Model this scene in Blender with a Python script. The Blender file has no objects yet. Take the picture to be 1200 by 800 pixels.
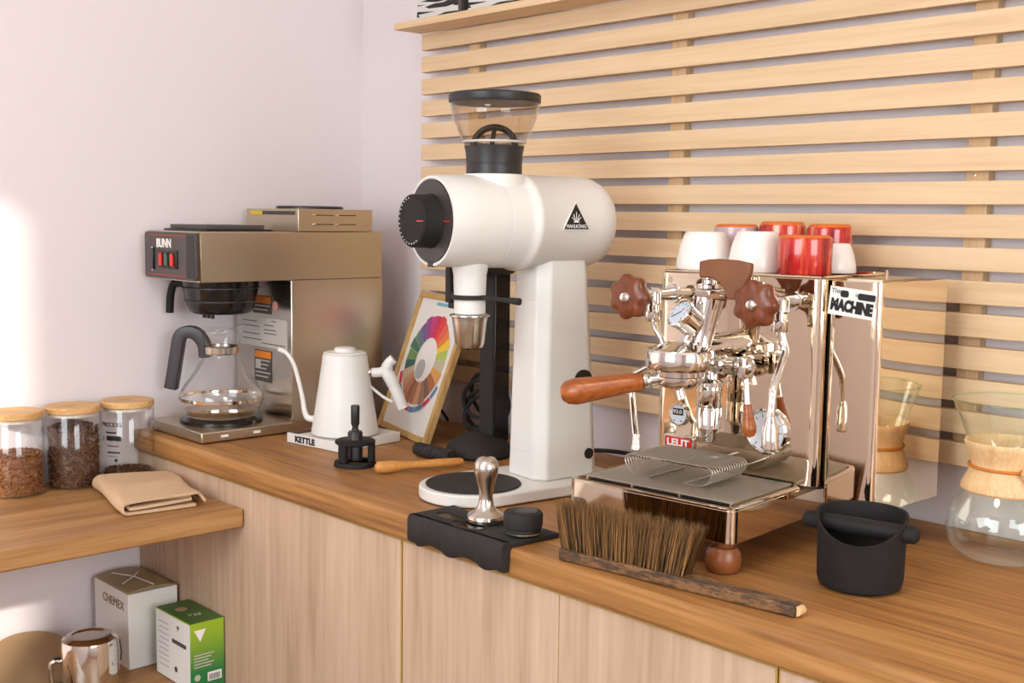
import bpy, bmesh, math, random
from mathutils import Vector, Matrix

random.seed(4)
SC = bpy.context.scene
COL = SC.collection
PI = math.pi

# ------------------------------------------------------------------ camera
cam = bpy.data.cameras.new('camera')
cam_o = bpy.data.objects.new('camera', cam)
COL.objects.link(cam_o)
SC.camera = cam_o
yaw, pitch, roll = 0.82018054, 0.10507704, 0.01321517
fwd = Vector((-math.sin(yaw) * math.cos(pitch), math.cos(yaw) * math.cos(pitch), -math.sin(pitch)))
rgt = Vector((math.cos(yaw), math.sin(yaw), 0))
upv = rgt.cross(fwd)
r2 = rgt * math.cos(roll) + upv * math.sin(roll)
u2 = -rgt * math.sin(roll) + upv * math.cos(roll)
cam_o.matrix_world = Matrix(((r2.x, u2.x, -fwd.x, 2.410), (r2.y, u2.y, -fwd.y, -1.7343),
                             (r2.z, u2.z, -fwd.z, 1.37), (0, 0, 0, 1)))
cam.sensor_width = 36
cam.lens = 1374.662 / 1200 * 36
cam.clip_start = 0.02

# ------------------------------------------------------------------ light
SC.view_settings.view_transform = 'Standard'
SC.view_settings.look = 'None'
SC.view_settings.gamma = 1
SC.view_settings.use_curve_mapping = False
SC.view_settings.exposure = -0.1
SC.cycles.transparent_max_bounces = 24

world = bpy.data.worlds.new('daylight')
SC.world = world
world.use_nodes = True
wb = world.node_tree.nodes['Background']
wb.inputs[0].default_value = (0.80, 0.90, 1.0, 1)
wb.inputs[1].default_value = 2.6


def light(name, kind, loc, direction, energy, color, **kw):
    l = bpy.data.lights.new(name, kind)
    l.energy = energy
    l.color = color
    for k, v in kw.items():
        setattr(l, k, v)
    o = bpy.data.objects.new(name, l)
    COL.objects.link(o)
    o.location = loc
    o.rotation_euler = Vector(direction).to_track_quat('-Z', 'Y').to_euler()
    return o


light('sun', 'SUN', (3, -6, 5), (-1, 1, -0.475), 5.0, (1.0, 0.93, 0.82), angle=0.02)
light('front_window_daylight', 'AREA', (1.67, -3.30, 1.74), (0, 1, -0.05), 46, (0.95, 0.98, 1.0),
      shape='RECTANGLE', size=1.46, size_y=1.5)
light('right_window_daylight', 'AREA', (4.52, -1.35, 1.65), (-1, 0, -0.05), 50, (0.97, 0.97, 0.95),
      shape='RECTANGLE', size=1.7, size_y=1.5)
light('overhead_warm_light', 'AREA', (1.7, -1.9, 2.62), (0, 0, -1), 12, (1.0, 0.90, 0.76),  # warm overhead area light; no lamp fixture is modelled
      shape='DISK', size=0.5)

# ------------------------------------------------------------------ materials
MATS = {}


def srgb(c):
    return tuple(((x / 255) / 12.92 if x / 255 <= 0.04045 else ((x / 255 + 0.055) / 1.055) ** 2.4) for x in c)


def principled(name):
    m = bpy.data.materials.new(name)
    m.use_nodes = True
    nt = m.node_tree
    return m, nt, nt.nodes['Principled BSDF']


def plain(name, col, rough=0.5, metal=0.0, bump=0.0, bscale=200.0, spec=0.5, var=0.0, coat=0.0, aniso=0.0):
    if name in MATS:
        return MATS[name]
    m, nt, b = principled(name)
    c = srgb(col)
    b.inputs['Base Color'].default_value = (*c, 1)
    b.inputs['Roughness'].default_value = rough
    b.inputs['Metallic'].default_value = metal
    b.inputs['Specular IOR Level'].default_value = spec
    b.inputs['Coat Weight'].default_value = coat
    tc = nt.nodes.new('ShaderNodeTexCoord')
    nz = nt.nodes.new('ShaderNodeTexNoise')
    nz.inputs['Scale'].default_value = bscale
    nz.inputs['Detail'].default_value = 3
    nt.links.new(tc.outputs['Object'], nz.inputs['Vector'])
    if bump:
        bp = nt.nodes.new('ShaderNodeBump')
        bp.inputs['Strength'].default_value = bump
        bp.inputs['Distance'].default_value = 0.002
        nt.links.new(nz.outputs['Fac'], bp.inputs['Height'])
        nt.links.new(bp.outputs['Normal'], b.inputs['Normal'])
    if var:
        n2 = nt.nodes.new('ShaderNodeTexNoise')
        n2.inputs['Scale'].default_value = bscale * 0.2
        nt.links.new(tc.outputs['Object'], n2.inputs['Vector'])
        mx = nt.nodes.new('ShaderNodeMix')
        mx.data_type = 'RGBA'
        mx.inputs[6].default_value = (*[x * (1 - var) for x in c], 1)
        mx.inputs[7].default_value = (*[min(1, x * (1 + var)) for x in c], 1)
        nt.links.new(n2.outputs['Fac'], mx.inputs[0])
        nt.links.new(mx.outputs[2], b.inputs['Base Color'])
    MATS[name] = m
    return m


def wood(name, stops, axis=0, grain=60.0, along=2.0, rough=0.5, bump=0.12, rand=True, streak=0.5):
    """long-grained timber: noise squeezed across the grain direction, in the object's own space"""
    m, nt, b = principled(name)
    N, L = nt.nodes, nt.links
    tc = N.new('ShaderNodeTexCoord')
    oi = N.new('ShaderNodeObjectInfo')
    add = N.new('ShaderNodeVectorMath')
    add.operation = 'MULTIPLY_ADD'
    comb = N.new('ShaderNodeCombineXYZ')
    for i in range(3):
        L.new(oi.outputs['Random'], comb.inputs[i])
    add.inputs[1].default_value = (7.3, 5.1, 9.7) if rand else (0, 0, 0)
    L.new(comb.outputs[0], add.inputs[0])
    L.new(tc.outputs['Object'], add.inputs[2])
    mp = N.new('ShaderNodeMapping')
    s = [grain] * 3
    s[axis] = along
    mp.inputs['Scale'].default_value = s
    L.new(add.outputs[0], mp.inputs['Vector'])
    n1 = N.new('ShaderNodeTexNoise')
    n1.inputs['Scale'].default_value = 1.0
    n1.inputs['Detail'].default_value = 6
    n1.inputs['Roughness'].default_value = 0.65
    n1.inputs['Distortion'].default_value = 0.35
    L.new(mp.outputs[0], n1.inputs['Vector'])
    mp2 = N.new('ShaderNodeMapping')
    s2 = [grain * 5.0] * 3
    s2[axis] = along * 6
    mp2.inputs['Scale'].default_value = s2
    L.new(add.outputs[0], mp2.inputs['Vector'])
    n2 = N.new('ShaderNodeTexNoise')
    n2.inputs['Scale'].default_value = 1.0
    n2.inputs['Detail'].default_value = 3
    L.new(mp2.outputs[0], n2.inputs['Vector'])
    mixf = N.new('ShaderNodeMath')
    mixf.operation = 'MULTIPLY_ADD'
    sub = N.new('ShaderNodeMath')
    sub.operation = 'SUBTRACT'
    sub.inputs[1].default_value = 0.5
    L.new(n2.outputs['Fac'], sub.inputs[0])
    L.new(sub.outputs[0], mixf.inputs[0])
    mixf.inputs[1].default_value = streak
    L.new(n1.outputs['Fac'], mixf.inputs[2])
    cr = N.new('ShaderNodeValToRGB')
    el = cr.color_ramp.elements
    while len(el) < len(stops):
        el.new(0.5)
    for e, (p, c) in zip(el, stops):
        e.position = p
        e.color = (*srgb(c), 1)
    L.new(mixf.outputs[0], cr.inputs[0])
    L.new(cr.outputs[0], b.inputs['Base Color'])
    b.inputs['Roughness'].default_value = rough
    bp = N.new('ShaderNodeBump')
    bp.inputs['Strength'].default_value = bump
    bp.inputs['Distance'].default_value = 0.001
    L.new(mixf.outputs[0], bp.inputs['Height'])
    L.new(bp.outputs['Normal'], b.inputs['Normal'])
    MATS[name] = m
    return m


def thin_glass(name, tint=(1, 1, 1), ior=1.45, rough=0.0):
    """clear blown glass with thin walls: straight-through transmission plus Fresnel reflection"""
    m = bpy.data.materials.new(name)
    m.use_nodes = True
    nt = m.node_tree
    N, L = nt.nodes, nt.links
    for n in list(N):
        N.remove(n)
    out = N.new('ShaderNodeOutputMaterial')
    tr = N.new('ShaderNodeBsdfTransparent')
    tr.inputs[0].default_value = (*tint, 1)
    gl = N.new('ShaderNodeBsdfGlossy')
    gl.inputs['Roughness'].default_value = rough
    gl.inputs['Color'].default_value = (0.95, 0.97, 0.97, 1)
    lw = N.new('ShaderNodeLayerWeight')      # Schlick: F0 + (1 - F0) * (1 - cos)^5, the same from both sides
    lw.inputs['Blend'].default_value = 0.5
    pw_ = N.new('ShaderNodeMath')
    pw_.operation = 'POWER'
    pw_.inputs[1].default_value = 5
    L.new(lw.outputs['Facing'], pw_.inputs[0])
    f0 = ((ior - 1) / (ior + 1)) ** 2
    fr = N.new('ShaderNodeMath')
    fr.operation = 'MULTIPLY_ADD'
    fr.inputs[1].default_value = 1 - f0
    fr.inputs[2].default_value = f0
    L.new(pw_.outputs[0], fr.inputs[0])
    mx = N.new('ShaderNodeMixShader')
    L.new(fr.outputs[0], mx.inputs[0])
    L.new(tr.outputs[0], mx.inputs[1])
    L.new(gl.outputs[0], mx.inputs[2])
    L.new(mx.outputs[0], out.inputs[0])
    MATS[name] = m
    return m


def wall_paint(name, col):
    return plain(name, col, rough=0.85, bump=0.12, bscale=260, spec=0.25)


WALL = wall_paint('painted_plaster', (228, 218, 220))
CEIL = wall_paint('ceiling_paint', (236, 230, 224))
FLOOR = wood('floor_boards', [(0.3, (120, 92, 68)), (0.7, (160, 128, 98))], axis=0, grain=14, along=0.8)
OAK_TOP = wood('oiled_oak_worktop', [(0.24, (114, 72, 36)), (0.42, (152, 103, 54)), (0.56, (172, 120, 65)), (0.76, (192, 142, 86))],
               axis=0, grain=22, along=0.9, rough=0.5, rand=False, streak=0.6)
OAK_SHELF = wood('oiled_oak_shelf', [(0.24, (124, 84, 46)), (0.42, (156, 110, 64)), (0.56, (172, 126, 76)), (0.76, (190, 144, 94))],
                 axis=1, grain=22, along=0.9, rough=0.5, streak=0.6)
OAK_DOOR = wood('limed_oak_veneer', [(0.2, (168, 137, 110)), (0.5, (194, 163, 137)), (0.8, (210, 181, 157))],
                axis=2, grain=20, along=0.9, rough=0.6, streak=0.5)
OAK_BODY = wood('cabinet_carcass_wood', [(0.3, (150, 116, 84)), (0.7, (186, 150, 112))], axis=2, grain=30, along=1.5)
EDGE_GOLD = plain('cabinet_gap_edge', (176, 140, 70), rough=0.6, bump=0.1)
PINE = wood('pale_pine_slat', [(0.25, (208, 174, 134)), (0.5, (221, 190, 151)), (0.78, (228, 201, 167))],
            axis=0, grain=42, along=1.6, rough=0.6, streak=0.35)
PINE_V = wood('pale_pine_batten', [(0.28, (196, 160, 118)), (0.7, (218, 186, 146))], axis=2, grain=42, along=1.6, rough=0.65)
BEECH = wood('beech_collar', [(0.3, (214, 170, 120)), (0.7, (236, 200, 152))], axis=2, grain=70, along=8, rough=0.5)
BAMBOO = wood('bamboo_lid', [(0.3, (196, 146, 88)), (0.7, (226, 182, 122))], axis=1, grain=120, along=8, rough=0.5)
FRAME_W = wood('frame_oak', [(0.3, (172, 132, 76)), (0.7, (206, 168, 108))], axis=2, grain=90, along=6, rough=0.55)
BUBINGA = wood('reddish_hardwood', [(0.3, (116, 56, 18)), (0.5, (154, 80, 32)), (0.75, (176, 100, 44))],
               axis=0, grain=160, along=10, rough=0.28, streak=0.3, bump=0.05)
WALNUT = wood('walnut_knob_wood', [(0.3, (88, 42, 22)), (0.7, (132, 66, 34))], axis=2, grain=150, along=14, rough=0.32, bump=0.05)
BRUSHWOOD = wood('worn_dark_brush_wood', [(0.36, (56, 38, 26)), (0.5, (92, 64, 40)), (0.6, (134, 94, 56)), (0.75, (84, 56, 36))],
                 axis=0, grain=60, along=14, rough=0.6)
STICKWOOD = wood('honey_brush_handle', [(0.3, (188, 124, 54)), (0.7, (214, 152, 78))], axis=0, grain=140, along=8, rough=0.45)
CHROME = plain('polished_steel', (232, 216, 194), rough=0.04, metal=1.0)
CHROME2 = plain('chromed_brass', (226, 222, 216), rough=0.07, metal=1.0)
PADDLE = plain('oiled_brown_wood', (122, 72, 40), rough=0.45, var=0.15, bscale=150)
STEEL = plain('brushed_steel', (206, 193, 172), rough=0.34, metal=1.0, bump=0.05, bscale=400)
STEEL_L = plain('satin_steel', (206, 200, 190), rough=0.22, metal=1.0)
WIRE = plain('wire_steel', (196, 188, 176), rough=0.36, metal=1.0)
WHITE_P = plain('cream_powder_coat', (224, 220, 215), rough=0.42, bump=0.05, bscale=500)
WHITE_K = plain('white_enamel', (228, 225, 221), rough=0.4)
WHITE_C = plain('white_ceramic', (236, 228, 222), rough=0.3, coat=0.3)
LILAC = plain('lilac_glaze', (190, 160, 166), rough=0.25, coat=0.5, var=0.12)
RED_TOP = plain('orange_glazed_foot', (214, 104, 34), rough=0.4, var=0.2, bscale=300)
BLACK = plain('black_plastic', (34, 31, 31), rough=0.42)
BLACK_M = plain('matt_black_rubber', (33, 29, 28), rough=0.75, bump=0.2, bscale=500)
BLACK_G = plain('gloss_black', (20, 19, 20), rough=0.15)
CHAR = plain('charcoal_rough_plastic', (31, 28, 28), rough=0.7, bump=0.25, bscale=700, spec=0.3)
GREYP = plain('dark_grey_panel', (78, 70, 68), rough=0.5)
PURPLE = plain('purplish_black_handle', (48, 38, 44), rough=0.35)
INK = plain('black_ink', (22, 20, 22), rough=0.7)
WHITE_INK = plain('white_print', (238, 234, 230), rough=0.6)
RED_INK = plain('red_enamel', (206, 34, 28), rough=0.35)
RED_SW = plain('red_switch', (214, 48, 36), rough=0.35)
GREEN_SW = plain('dull_green_switch', (70, 92, 78), rough=0.4)
ORANGE = plain('warning_orange', (228, 128, 32), rough=0.6)
YELLOW = plain('caution_yellow', (216, 184, 30), rough=0.6)
PAPER = plain('white_paper', (232, 228, 224), rough=0.8)
PAPER_W = plain('poster_paper', (226, 220, 216), rough=0.7)
LABELG = plain('sticker_grey', (190, 182, 176), rough=0.5)
LABELK = plain('sticker_dark', (74, 66, 60), rough=0.6)
BROWNP = plain('brown_filter_paper', (176, 142, 104), rough=0.9, bump=0.15, bscale=300)
CARD = plain('unbleached_card', (170, 150, 108), rough=0.45, bump=0.05, bscale=100, var=0.06)
LEATHER = plain('tan_leather', (196, 118, 36), rough=0.6, bump=0.1)
TOWEL = plain('tan_terry_cloth', (214, 180, 144), rough=0.95, bump=1.0, bscale=420, var=0.06)
BEANS_M = plain('roasted_coffee', (94, 58, 36), rough=0.5, var=0.5, bscale=900)
BEANS_L = plain('light_roast_coffee', (140, 88, 48), rough=0.5, var=0.4, bscale=900)
BRISTLE = plain('horsehair_brown', (120, 84, 44), rough=0.6)
BRISTLE_D = plain('horsehair_dark', (58, 40, 24), rough=0.6)
BRISTLE_L = plain('horsehair_tan', (168, 122, 66), rough=0.6)
WOODFOOT = plain('dark_turned_foot', (140, 82, 46), rough=0.3, var=0.15, bscale=200)
GLASS = thin_glass('clear_glass')
GLASS_G = thin_glass('chemist_glass', (0.985, 1.0, 0.985), 1.5)
ACRYLIC = thin_glass('hopper_acrylic', (0.93, 0.90, 0.87), 1.5)
PANE = thin_glass('window_glass', (0.97, 0.99, 0.99), 1.45)


# ------------------------------------------------------------------ mesh builder
class MB:
    def __init__(self):
        self.v, self.f, self.mi, self.mats = [], [], [], []
        self.cur = 0

    def use(self, mat):
        if mat not in self.mats:
            self.mats.append(mat)
        self.cur = self.mats.index(mat)
        return self

    def add(self, vs, fs, M=None):
        o = len(self.v)
        for p in vs:
            p = Vector(p)
            self.v.append(M @ p if M is not None else p)
        for f in fs:
            self.f.append([i + o for i in f])
            self.mi.append(self.cur)
        return self

    def box(self, x0, x1, y0, y1, z0, z1, M=None):
        vs = [(x0, y0, z0), (x1, y0, z0), (x1, y1, z0), (x0, y1, z0), (x0, y0, z1), (x1, y0, z1), (x1, y1, z1), (x0, y1, z1)]
        return self.add(vs, [(3, 2, 1, 0), (4, 5, 6, 7), (0, 1, 5, 4), (1, 2, 6, 5), (2, 3, 7, 6), (3, 0, 4, 7)], M)

    def prism(self, poly, z0, z1, M=None):
        n = len(poly)
        vs = [(x, y, z0) for x, y in poly] + [(x, y, z1) for x, y in poly]
        fs = [tuple(range(n))[::-1], tuple(range(n, 2 * n))]
        fs += [(i, (i + 1) % n, n + (i + 1) % n, n + i) for i in range(n)]
        return self.add(vs, fs, M)

    def lathe(self, prof, segs=32, M=None, cap0=True, cap1=True, zf=None):
        vs, fs = [], []
        n = len(prof)
        for k in range(segs):
            a = 2 * PI * k / segs
            for (r, z) in prof:
                zz = z if zf is None else zf(a, r, z)
                vs.append((r * math.cos(a), r * math.sin(a), zz))
        for k in range(segs):
            k2 = (k + 1) % segs
            for i in range(n - 1):
                fs.append((k * n + i, k2 * n + i, k2 * n + i + 1, k * n + i + 1))
        if cap0 and prof[0][0] > 1e-6:
            fs.append(tuple(k * n for k in range(segs))[::-1])
        if cap1 and prof[-1][0] > 1e-6:
            fs.append(tuple(k * n + n - 1 for k in range(segs)))
        return self.add(vs, fs, M)

    def tube(self, pts, r, segs=10, closed=False, caps=True, M=None):
        pts = [Vector(p) for p in pts]
        n = len(pts)
        rs = r if isinstance(r, (list, tuple)) else [r] * n
        vs, fs = [], []
        prev = None
        for i, p in enumerate(pts):
            if closed:
                t = pts[(i + 1) % n] - pts[i - 1]
            else:
                t = pts[min(i + 1, n - 1)] - pts[max(i - 1, 0)]
            t.normalize()
            if prev is None:
                a = Vector((0, 0, 1)) if abs(t.z) < 0.9 else Vector((1, 0, 0))
                nn = (a - t * a.dot(t)).normalized()
            else:
                nn = (prev - t * prev.dot(t)).normalized()
            prev = nn
            b = t.cross(nn)
            for k in range(segs):
                a = 2 * PI * k / segs
                vs.append(p + (nn * math.cos(a) + b * math.sin(a)) * rs[i])
        m = n if closed else n - 1
        for i in range(m):
            j = (i + 1) % n
            for k in range(segs):
                k2 = (k + 1) % segs
                fs.append((i * segs + k, i * segs + k2, j * segs + k2, j * segs + k))
        if caps and not closed:
            fs.append(tuple(range(segs))[::-1])
            fs.append(tuple((n - 1) * segs + k for k in range(segs)))
        return self.add(vs, fs, M)

    def build(self, name, mat=None, parent=None, loc=(0, 0, 0), rot=(0, 0, 0), bevel=0.0, bseg=2, angle=38, smooth=True, solid=0.0):
        me = bpy.data.meshes.new(name)
        me.from_pydata([tuple(p) for p in self.v], [], self.f)
        mats = self.mats if self.mats else [mat]
        for m in mats:
            me.materials.append(m)
        me.polygons.foreach_set('material_index', self.mi if self.mats else [0] * len(self.f))
        bm = bmesh.new()
        bm.from_mesh(me)
        bmesh.ops.remove_doubles(bm, verts=bm.verts, dist=1e-6)
        bmesh.ops.recalc_face_normals(bm, faces=bm.faces)
        bm.to_mesh(me)
        bm.free()
        if smooth:
            me.polygons.foreach_set('use_smooth', [True] * len(me.polygons))
            me.set_sharp_from_angle(angle=math.radians(angle))
        o = bpy.data.objects.new(name, me)
        COL.objects.link(o)
        o.location = loc
        o.rotation_euler = rot
        if parent is not None:
            o.parent = parent
        if solid:
            s = o.modifiers.new('thickness', 'SOLIDIFY')
            s.thickness = solid
            s.offset = 0
        if bevel:
            bv = o.modifiers.new('bevel', 'BEVEL')
            bv.width = bevel
            bv.segments = bseg
            bv.limit_method = 'ANGLE'
            bv.angle_limit = math.radians(40)
            bv.harden_normals = False
        return o


def tag(o, label, cat, group=None, kind=None):
    o['label'] = label
    o['category'] = cat
    if group:
        o['group'] = group
    if kind:
        o['kind'] = kind
    return o


def thing(name, label, cat, loc=(0, 0, 0), rz=0.0, group=None):
    o = bpy.data.objects.new(name, None)
    COL.objects.link(o)
    o.empty_display_size = 0.05
    o.location = loc
    o.rotation_euler = (0, 0, rz)
    return tag(o, label, cat, group)


def dup(o, parent=None):
    c = o.copy()
    COL.objects.link(c)
    c.parent = parent
    for ch in list(o.children):
        dup(ch, c)
    return c


def T(x, y, z):
    return Matrix.Translation((x, y, z))


def axis_M(origin, d):
    """local +Z turned to direction d, moved to origin"""
    q = Vector(d).normalized().to_track_quat('Z', 'Y')
    return Matrix.Translation(origin) @ q.to_matrix().to_4x4()


def smooth_path(pts, n=6):
    pts = [Vector(p) for p in pts]
    out = []
    for i in range(len(pts) - 1):
        p0, p1, p2, p3 = pts[max(i - 1, 0)], pts[i], pts[i + 1], pts[min(i + 2, len(pts) - 1)]
        for k in range(n):
            t = k / n
            out.append(0.5 * ((2 * p1) + (p2 - p0) * t + (2 * p0 - 5 * p1 + 4 * p2 - p3) * t * t + (3 * p1 - p0 - 3 * p2 + p3) * t ** 3))
    out.append(pts[-1])
    return out


def rrect(x0, x1, y0, y1, r, n=6):
    out = []
    for cx, cy, a0 in ((x1 - r, y1 - r, 0), (x0 + r, y1 - r, 90), (x0 + r, y0 + r, 180), (x1 - r, y0 + r, 270)):
        for k in range(n + 1):
            a = math.radians(a0 + 90 * k / n)
            out.append((cx + r * math.cos(a), cy + r * math.sin(a)))
    return out


def text(name, body, size, mat, parent, loc, xdir, updir, depth=0.0004, width=None, bold=0.0, spacing=1.0):
    """flat lettering; xdir = reading direction, updir = up of the letters"""
    c = bpy.data.curves.new(name, 'FONT')
    c.body = body
    c.size = size
    c.extrude = depth
    c.offset = bold
    c.space_character = spacing
    c.resolution_u = 3
    c.align_x = 'CENTER'
    c.align_y = 'CENTER'
    tmp = bpy.data.objects.new(name, c)
    COL.objects.link(tmp)
    dg = bpy.context.evaluated_depsgraph_get()
    me = bpy.data.meshes.new_from_object(tmp.evaluated_get(dg))
    COL.objects.unlink(tmp)
    bpy.data.objects.remove(tmp)
    me.materials.clear()
    me.materials.append(mat)
    o = bpy.data.objects.new(name, me)
    COL.objects.link(o)
    x = Vector(xdir).normalized()
    u = Vector(updir)
    u = (u - x * u.dot(x)).normalized()
    z = x.cross(u)
    sx = 1.0
    if width:
        xs = [v.co.x for v in me.vertices]
        sx = width / (max(xs) - min(xs))
    o.matrix_local = Matrix(((x.x * sx, u.x, z.x, loc[0]), (x.y * sx, u.y, z.y, loc[1]), (x.z * sx, u.z, z.z, loc[2]), (0, 0, 0, 1)))
    if parent is not None:
        o.parent = parent
    return o


def struct(o):
    o['kind'] = 'structure'
    return o


ZC = 0.9      # height of the worktop surface
ZS = 0.81     # the lower jar shelf
ZB = 0.44     # the bottom shelf

# ------------------------------------------------------------------ room shell
RX, RY, RZ = 4.4, -3.1, 2.7
struct(MB().box(-0.15, RX + 0.15, RY - 0.15, 0.15, -0.1, 0).build('floor', FLOOR, smooth=False))
struct(MB().box(-0.15, RX + 0.15, RY - 0.15, 0.15, RZ, RZ + 0.1).build('ceiling', CEIL, smooth=False))
struct(MB().box(0, RX, 0, 0.15, 0, RZ).build('wall_back', WALL, smooth=False))
struct(MB().box(-0.15, 0, RY, 0.15, 0, RZ).build('wall_left', WALL, smooth=False))
wf = MB()
x0, x1, z0, z1 = 0.9, 2.44, 0.95, 2.54
wf.box(-0.15, x0, RY - 0.15, RY, 0, RZ).box(x1, RX + 0.15, RY - 0.15, RY, 0, RZ)
wf.box(x0, x1, RY - 0.15, RY, 0, z0).box(x0, x1, RY - 0.15, RY, z1, RZ)
struct(wf.build('wall_front', WALL, smooth=False))
wr = MB()
y0, y1, c0, c1 = -2.2, -0.5, 0.9, 2.4
wr.box(RX, RX + 0.15, RY, y0, 0, RZ).box(RX, RX + 0.15, y1, 0.15, 0, RZ)
wr.box(RX, RX + 0.15, y0, y1, 0, c0).box(RX, RX + 0.15, y0, y1, c1, RZ)
struct(wr.build('wall_right', WALL, smooth=False))
FRAMEP = plain('white_window_frame', (232, 228, 222), rough=0.4)
w1 = struct(MB().box(x0, x1, RY - 0.12, RY - 0.115, z0, z1).build('window_1', PANE, smooth=False))
fb = MB()
for a, b_ in ((x0, x0 + 0.04), (x1 - 0.04, x1)):
    fb.box(a, b_, RY - 0.14, RY - 0.08, z0, z1)
fb.box(x0, x1, RY - 0.14, RY - 0.08, z0, z0 + 0.04).box(x0, x1, RY - 0.14, RY - 0.08, z1 - 0.04, z1)
fb.build('window_frame', FRAMEP, w1)
w2 = struct(MB().box(RX + 0.115, RX + 0.12, y0, y1, c0, c1).build('window_2', PANE, smooth=False))
fb = MB()
for a, b_ in ((y0, y0 + 0.04), (y1 - 0.04, y1)):
    fb.box(RX + 0.08, RX + 0.14, a, b_, c0, c1)
fb.box(RX + 0.08, RX + 0.14, y0, y1, c0, c0 + 0.04).box(RX + 0.08, RX + 0.14, y0, y1, c1 - 0.04, c1)
fb.build('window_frame', FRAMEP, w2)

# ------------------------------------------------------------------ worktop, cabinets, shelves
CX1 = 3.3
tag(MB().box(0.001, CX1, -0.616, -0.001, ZC - 0.043, ZC).build('worktop', OAK_TOP, bevel=0.007, bseg=3),
    'long oiled oak worktop carrying the coffee machines', 'worktop')


def cabinet(xa, xb, splits, label):
    t = thing('base_cabinet', label, 'cabinet', (xa, -0.59, 0), group='oak veneered base cabinets under the worktop')
    zt = ZC - 0.045
    b = MB().box(0.001, xb - xa - 0.001, 0.002, 0.58, 0.08, zt).build('body', OAK_BODY, t, smooth=False)
    MB().box(0.001, xb - xa - 0.001, -0.0145, 0.001, 0.08, zt - 0.001).build('edging', EDGE_GOLD, t, smooth=False)
    MB().box(0.02, xb - xa - 0.02, 0.05, 0.56, 0.0005, 0.079).build('plinth', BLACK, t, smooth=False)
    ed = [0.0] + [s - xa for s in splits] + [xb - xa]
    for i in range(len(ed) - 1):
        g0 = 0.0035 if i == 0 else 0.001
        g1 = 0.0035 if i == len(ed) - 2 else 0.001
        MB().box(ed[i] + g0, ed[i + 1] - g1, -0.016, -0.0065, 0.085, zt - 0.003).build('door', OAK_DOOR, t, bevel=0.0008)
    return t


cabinet(0.001, 0.947, [0.488], 'oak cabinet at the corner, its left part behind the low shelf')
cabinet(0.947, 1.661, [1.303], 'double door oak cabinet below the black tamping mat and bench brush')
cabinet(1.661, 2.56, [2.1], 'oak cabinet at the far right below the charcoal knock box')

for nm, z, lab in (('jar_shelf', ZS, 'oak shelf butted against the cabinet holding glass jars and a towel'),
                   ('box_shelf', ZB, 'low wooden shelf holding cartons and an upturned steel pitcher')):
    MBx = MB().box(0.001, 0.457, -2.4, -0.608, z - 0.036, z)
    tag(MBx.build(nm, OAK_SHELF, bevel=0.004), lab, 'shelf')

# slatted wall panel
sp = thing('slat_wall_panel', 'pale pine slat panel screwed to the wall above the worktop', 'wall panel', (0.28, -0.0005, ZC))
SX1 = 3.2
slat0 = None
for k in range(16):
    if k == 0:
        slat0 = MB().box(0, SX1 - 0.28, -0.0395, -0.0215, 0, 0.035).build('slat', PINE, sp, bevel=0.001)
        s = slat0
    else:
        s = slat0.copy()
        COL.objects.link(s)
    s.location = (0, 0, 0.104 + 0.0493 * k)
p0 = None
for px in (0.423, 0.995, 1.571, 2.143, 2.715):
    if p0 is None:
        p0 = MB().box(0, 0.034, -0.021, -0.0005, 0.1045, 0.878).build('batten', PINE_V, sp, bevel=0.001)
        s = p0
    else:
        s = p0.copy()
        COL.objects.link(s)
    s.location = (px - 0.28, 0, 0)
sc_ = MB().lathe([(0.0025, 0), (0.0025, 0.0012), (0.0012, 0.0016)], 10).build('screw', STEEL_L, sp)
sc_.location = (1.571 - 0.28 + 0.013, -0.021, 0.542)
sc_.rotation_euler = (PI / 2, 0, 0)

ledge = tag(MB().box(0.28, SX1, -0.118, -0.0405, ZC + 0.880, ZC + 0.895).build('wall_ledge', PINE, bevel=0.001),
            'narrow pale wooden ledge along the top of the slats', 'shelf')


def brickpat():
    m, nt, b = principled('black_white_strip_print')
    N, L = nt.nodes, nt.links
    tc = N.new('ShaderNodeTexCoord')
    br = N.new('ShaderNodeTexVoronoi')
    mp = N.new('ShaderNodeMapping')
    mp.inputs['Scale'].default_value = (11, 11, 150)
    mp.inputs['Rotation'].default_value = (0, 0.10, 0)
    br.inputs['Scale'].default_value = 1
    br.inputs['Randomness'].default_value = 0.8
    L.new(tc.outputs['Object'], mp.inputs[0])
    L.new(mp.outputs[0], br.inputs['Vector'])
    sp_ = N.new('ShaderNodeSeparateColor')
    L.new(br.outputs['Color'], sp_.inputs[0])
    cr = N.new('ShaderNodeValToRGB')
    cr.color_ramp.interpolation = 'CONSTANT'
    cr.color_ramp.elements[0].color = (0.02, 0.02, 0.02, 1)
    cr.color_ramp.elements[1].position = 0.5
    cr.color_ramp.elements[1].color = (0.62, 0.6, 0.58, 1)
    L.new(sp_.outputs[0], cr.inputs[0])
    L.new(cr.outputs[0], b.inputs['Base Color'])
    b.inputs['Roughness'].default_value = 0.8
    return m


BRK = brickpat()
zl = ZC + 0.8955
for xa, xb, lab in ((0.341, 0.486, 'leftmost black and white printed box on the ledge above the slats'),
                    (0.512, 0.72, 'right hand black and white printed box on the ledge above the slats')):
    t = thing('printed_box', lab, 'box', (xa, -0.103, zl), group='black and white boxes on the ledge')
    w = xb - xa
    MB().prism([(0, 0), (w, 0), (w - 0.004, 0.12), (0.012, 0.12)], 0, 0.06, Matrix(((1, 0, 0, 0), (0, 0, -1, 0.06), (0, 1, 0, 0), (0, 0, 0, 1)))).build('carton', BRK, t, bevel=0.001)
    MB().box(w - 0.003, w + 0.006, -0.001, 0.05, 0.0, 0.118).build('grey_spine', GREYP, t)

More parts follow.
